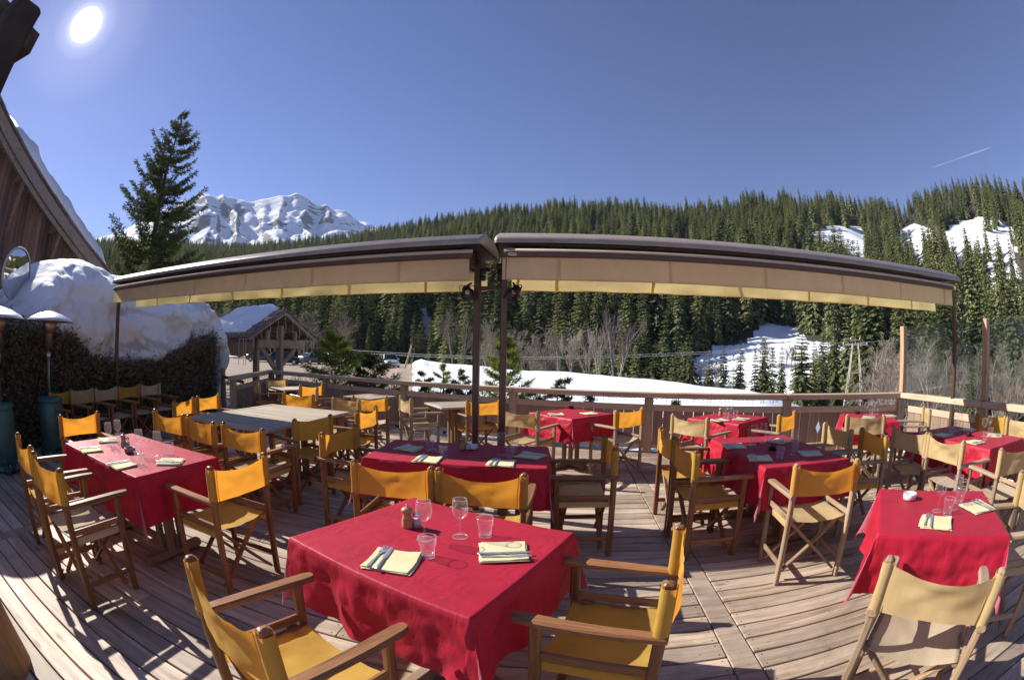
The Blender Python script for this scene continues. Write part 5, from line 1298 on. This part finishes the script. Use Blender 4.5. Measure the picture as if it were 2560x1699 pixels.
young_pine(1480, 985, 9.0, .5, 'dark little shrub behind the rail gap at the red railing table', M['shrub'], 10, n=8, cat='shrub', nm='shrub')
for i, px in enumerate((880, 940, 990, 1050, 1110, 1170, 1320, 1360)):
    young_pine(px, 958 + i*3, 11.1 - i*.25, .55, 'dark evergreen shrub growing against the outside of the long railing', M['shrub'], 20+i, n=9, cat='shrub', nm='shrub'); 
    o = [o for o in C.objects if o.name.startswith('shrub')][-1]; o['group'] = 'evergreen shrubs outside the railing'

# ------------------------------------------------------------------ parked cars
def paint(name, col, metal=.3):
    t = NT(name); b = t.n('ShaderNodeBsdfPrincipled'); b.inputs['Base Color'].default_value = (*col, 1); b.inputs['Metallic'].default_value = metal; b.inputs['Roughness'].default_value = .35; b.inputs['Coat Weight'].default_value = .6; b.inputs['Coat Roughness'].default_value = .06
    n = t.noise(t.coord(), 3, 4); t.l(t.ramp(n, [(.3, tuple(c*.9 for c in col)), (.7, col)]), b.inputs['Base Color']); return t.done(b.outputs[0])
def car(az, r, heading, col, kind, label):
    """ heading: degrees, the way the front points, from +x anticlockwise """
    z = tz(az, r); t = empty('parked_car', polar(az, r, z), R(heading)); tag(t, label, 'car', 'cars parked beyond the terrace')
    pm = paint('car_paint_' + label.split()[0] + '_' + label.split()[1], col)
    Lh, Wh = (2.3, .90) if kind == 'sedan' else (2.0, .86); H = 1.46 if kind == 'sedan' else 1.50 if kind == 'hatch' else 1.72
    def loft(b, st, n=12):
        vs = []
        for x, hw, z0, z1, rr in st:
            for (py, pz) in ((-1,.0),(-1,.45),(-.97,.8),(-.86,.97),(-.5,1),(0,1.01),(.5,1),(.86,.97),(.97,.8),(1,.45),(1,.0),(.6,-.06)): vs.append((x, py*hw, lerp(z0, z1, pz)))
        b.add(vs, [(i*n+j, i*n+(j+1)%n, (i+1)*n+(j+1)%n, (i+1)*n+j) for i in range(len(st)-1) for j in range(n)] + [tuple(range(n-1,-1,-1)), tuple((len(st)-1)*n+j for j in range(n))])
    b = MB()
    if kind == 'sedan': prof = [(-Lh,.72,.38,.80),(-Lh+.06,.82,.28,.95),(-Lh+.6,.90,.22,1.0),(-.6,.91,.20,.95),(.8,.91,.20,.93),(1.3,.89,.22,.90),(Lh-.25,.82,.24,.72),(Lh-.04,.70,.30,.62),(Lh,.6,.34,.55)]
    else: prof = [(-Lh,.74,.36,.90),(-Lh+.06,.83,.27,1.0),(-Lh+.5,.86,.22,1.0),(-.4,.87,.20,.96),(.75,.87,.20,.95),(1.2,.85,.22,.92),(Lh-.2,.78,.24,.74),(Lh-.04,.68,.30,.62),(Lh,.6,.34,.55)]
    loft(b, [(x, w, a, c, 0) for x, w, a, c in prof]); b.build('body', pm, t, True)
    def cab(b, xs, inset=0):
        (x0, x1, x2, x3) = xs; hw0, hw1 = Wh-.05, Wh-.22; zb, zt = .92, H
        vs = []
        for (x, hw, zz) in ((x0, hw0, zb), (x1, hw1, zt), (x2, hw1, zt), (x3, hw0, zb)): vs += [(x, -hw, zz), (x, hw, zz)]
        b.add(vs, [(0,1,3,2),(2,3,5,4),(4,5,7,6),(0,2,4,6),(1,7,5,3)])
    xs = (-Lh+.55, -Lh+1.25, .15, .95) if kind == 'sedan' else (-Lh+.06, -Lh+.42, .25, 1.0)
    b = MB(); cab(b, xs); w = b.build('windows', M['carwin'], t)
    b = MB(); x0, x1, x2, x3 = xs; hw0, hw1 = Wh-.045, Wh-.215
    b.box(((x1+x2)/2, 0, H+.006), (x2-x1+.16, 2*hw1+.04, .04))
    for s in (-1, 1):
        for a_, c_ in (((x0, hw0, .92), (x1, hw1, H)), ((x3, hw0, .92), (x2, hw1, H)), (((x1+x2)/2-.05, hw0, .92), ((x1+x2)/2-.05, hw1, H))): b.beam((a_[0], s*a_[1], a_[2]), (c_[0], s*c_[1], c_[2]), .07, .05, .2)
    b.build('roof', pm, t)
    for sx, xx in ((1, Lh-.85), (-1, -Lh+.85)):
        for s in (-1, 1):
            b = MB(); b.tube([(xx, s*(Wh-.10), .32), (xx, s*(Wh+.015), .32)], .32, 22); w = b.build('wheel', M['rubber'], t)
            b = MB(); b.tube([(xx, s*(Wh-.05), .32), (xx, s*(Wh+.022), .32)], .20, 14); b.build('rim', M['alu'], w)
    for s in (-1, 1):
        b = MB(); b.box((Lh-.12, s*.58, .66), (.16, .30, .15), R(-s*18)); b.build('headlight', M['lamp'], t)
        b = MB(); b.box((-Lh+.07, s*.66, .86), (.12, .26, .16), R(s*12)); b.build('tail_light', M['redlamp'], t)
        b = MB(); b.box((.72, s*(Wh+.06), 1.0), (.12, .16, .11)); b.build('wing_mirror', pm, t)
    b = MB(); b.box((Lh+.0, 0, .47), (.02, .50, .11)); b.build('number_plate', M['plate'], t); b = MB(); b.box((-Lh+.0, 0, .72), (.02, .50, .11)); b.build('number_plate', M['plate'], t)
    b = MB(); b.box((Lh-.02, 0, .62), (.06, .62, .09)); b.build('grille', M['black'], t)
a_ = lambda px: azel(px, 900)[0]
car(a_(786), 60, 62, (.15,.16,.19), 'sedan', 'grey blue saloon seen from behind, parked right of the hut')
car(a_(832), 56, -52, (.55,.57,.60), 'hatch', 'silver hatchback facing the camera, partly behind the yellow green pine')
car(a_(884), 55, -58, (.16,.17,.19), 'suv', 'dark car facing the camera behind the yellow green pine')
car(a_(912), 59, -64, (.03,.035,.05), 'suv', 'black tall car at the far right behind the young pine')
car(a_(973), 52, -62, (.62,.64,.66), 'hatch', 'white hatchback parked at the right end, by the leaning stake')
car(a_(716), 56, 15, (.03,.03,.035), 'hatch', 'black car half hidden behind the gate hut post')
car(a_(655), 64, 8, (.10,.11,.13), 'sedan', 'dark saloon seen low through the gate hut')

# ------------------------------------------------------------------ stake, pylon, wires, vapour trail
pz = polar(azel(1010, 925)[0], 42, tz(azel(1010, 925)[0], 42) - .3); az1, el1 = azel(1029, 862)
b = MB(); top = polar(az1, 42.3, EYE + 42*math.tan(R(el1))); b.tube([pz, top], [.09, .07], 8)
sn_ = b.build('marker_stake', plain('pale_stake_wood', (.46,.36,.25), .7)); tag(sn_, 'pale leaning wooden stake at the edge of the car park', 'stake')
b = MB(); p2_ = polar(azel(1026, 915)[0], 43, -.4); b.tube([p2_, polar(azel(1037, 868)[0], 43.2, EYE + 43*math.tan(R(azel(1037, 868)[1])))], [.035, .02], 6); tag(b.build('thin_stick', M['barebark']), 'thin bare stick leaning behind the pale stake', 'stick')

PA, PR_ = azel(2138, 900)[0], 46.0
pb_ = polar(PA, PR_, tz(PA, PR_) - .2); ztop = EYE + PR_*math.tan(R(azel(2140, 845)[1])); Hp = ztop - pb_.z
t = empty('power_pylon', pb_, R(-PA + 12)); tag(t, 'pale wooden lattice power pylon with crossarms beyond the railing', 'pylon'); pw = plain('pale_pylon_wood', (.50,.44,.38), .8, 0, .15, 3)
for sx in (-1, 1):
    for sy in (-1, 1):
        b = MB(); b.tube([(sx*1.35, sy*.75, 0), (sx*.30, sy*.16, Hp-.5)], [.085, .065], 8); b.build('leg', pw, t)
for f in (.42, .68):
    k = 1 - f
    b = MB(); w, d_ = lerp(1.35, .3, f), lerp(.75, .16, f)
    for sy in (-1, 1): b.beam((-w-.1, sy*d_, Hp*f), (w+.1, sy*d_, Hp*f), .05, .09, .1)
    for sx in (-1, 1): b.beam((sx*w, -d_, Hp*f), (sx*w, d_, Hp*f), .05, .09, .1)
    b.build('brace', pw, t)
b = MB(); b.beam((-1.35, 0, Hp-.62), (1.35, 0, Hp-.62), .08, .10, .1); b.beam((-.55, 0, Hp-.15), (.55, 0, Hp-.15), .06, .07, .1); b.beam((0, 0, Hp-.7), (0, 0, Hp), .06, .06, .1); b.build('crossarm', pw, t)
for x in (-1.3, -.5, .5, 1.3):
    b = MB(); b.lathe([(.001,0),(.05,.0),(.06,.05),(.035,.09),(.06,.11),(.035,.16),(.001,.18)], 10, (x, 0, Hp - (.57 if abs(x) > 1 else .11))); b.build('insulator', M['ceramic'], t, True)
Mp = Matrix.Translation(pb_) @ Matrix.Rotation(R(-PA+12), 4, 'Z')
for i, (x, dz) in enumerate(((-1.3, 0), (1.3, 0))):
    e = Mp @ Vector((x, 0, Hp-.42)); s0 = polar(azel(925, 876)[0] - 3, 74 + i*1.5, EYE + 74*math.tan(R(azel(925, 875 + i*6)[1])) - dz)
    b = MB(); b.tube([s0.lerp(e, k/24) - Vector((0,0,1.0*math.sin(k/24*PI))) for k in range(25)], .015, 5); tag(b.build('power_cable', M['cable']), ('upper' if i == 0 else 'lower') + ' pale power cable running from the car park to the pylon', 'cable', 'power cables')
e = Mp @ Vector((0, 0, Hp-.45)); b = MB(); far = polar(PA + 26, 60, 6.0); b.tube([e.lerp(far, k/12) - Vector((0,0,.5*math.sin(k/12*PI))) for k in range(13)], .014, 5); tag(b.build('power_cable', M['cable']), 'pale power cable running on from the pylon to the right', 'cable', 'power cables')

t_ = NT('vapour'); em = t_.n('ShaderNodeBsdfDiffuse'); em.inputs[0].default_value = (.9,.92,.95,1); tr_ = t_.n('ShaderNodeBsdfTransparent'); mx = t_.n('ShaderNodeMixShader')
nz = t_.ramp(t_.noise(t_.coord(), .004, 4, .7), [(.35, .05), (.75, .30)]); t_.l(nz, mx.inputs[0]); t_.l(tr_.outputs[0], mx.inputs[1]); t_.l(em.outputs[0], mx.inputs[2])
d0, d1 = ray(2328, 420), ray(2478, 368); b = MB(); b.tube([d0.lerp(d1, k/8).normalized()*6050 for k in range(9)], [1.5, 3, 4.5, 5.5, 6.5, 7.5, 8, 6, 2], 10, False)
tag(b.build('vapour_trail', t_.done(mx.outputs[0]), None, True), 'faint white vapour trail low in the sky at the right', 'vapour trail')

# ------------------------------------------------------------------ thin mountain air
b = MB(); b.box((0, 0, 470), (6300, 6300, 972)); t_ = NT('mountain_air'); pv = t_.n('ShaderNodeVolumePrincipled'); pv.inputs['Density'].default_value = .00006; pv.inputs['Color'].default_value = (.66,.80,1,1); pv.inputs['Anisotropy'].default_value = .0
t_.l(pv.outputs[0], t_.out.inputs['Volume']); hz = b.build('haze', t_.m); tag(hz, kind='stuff')
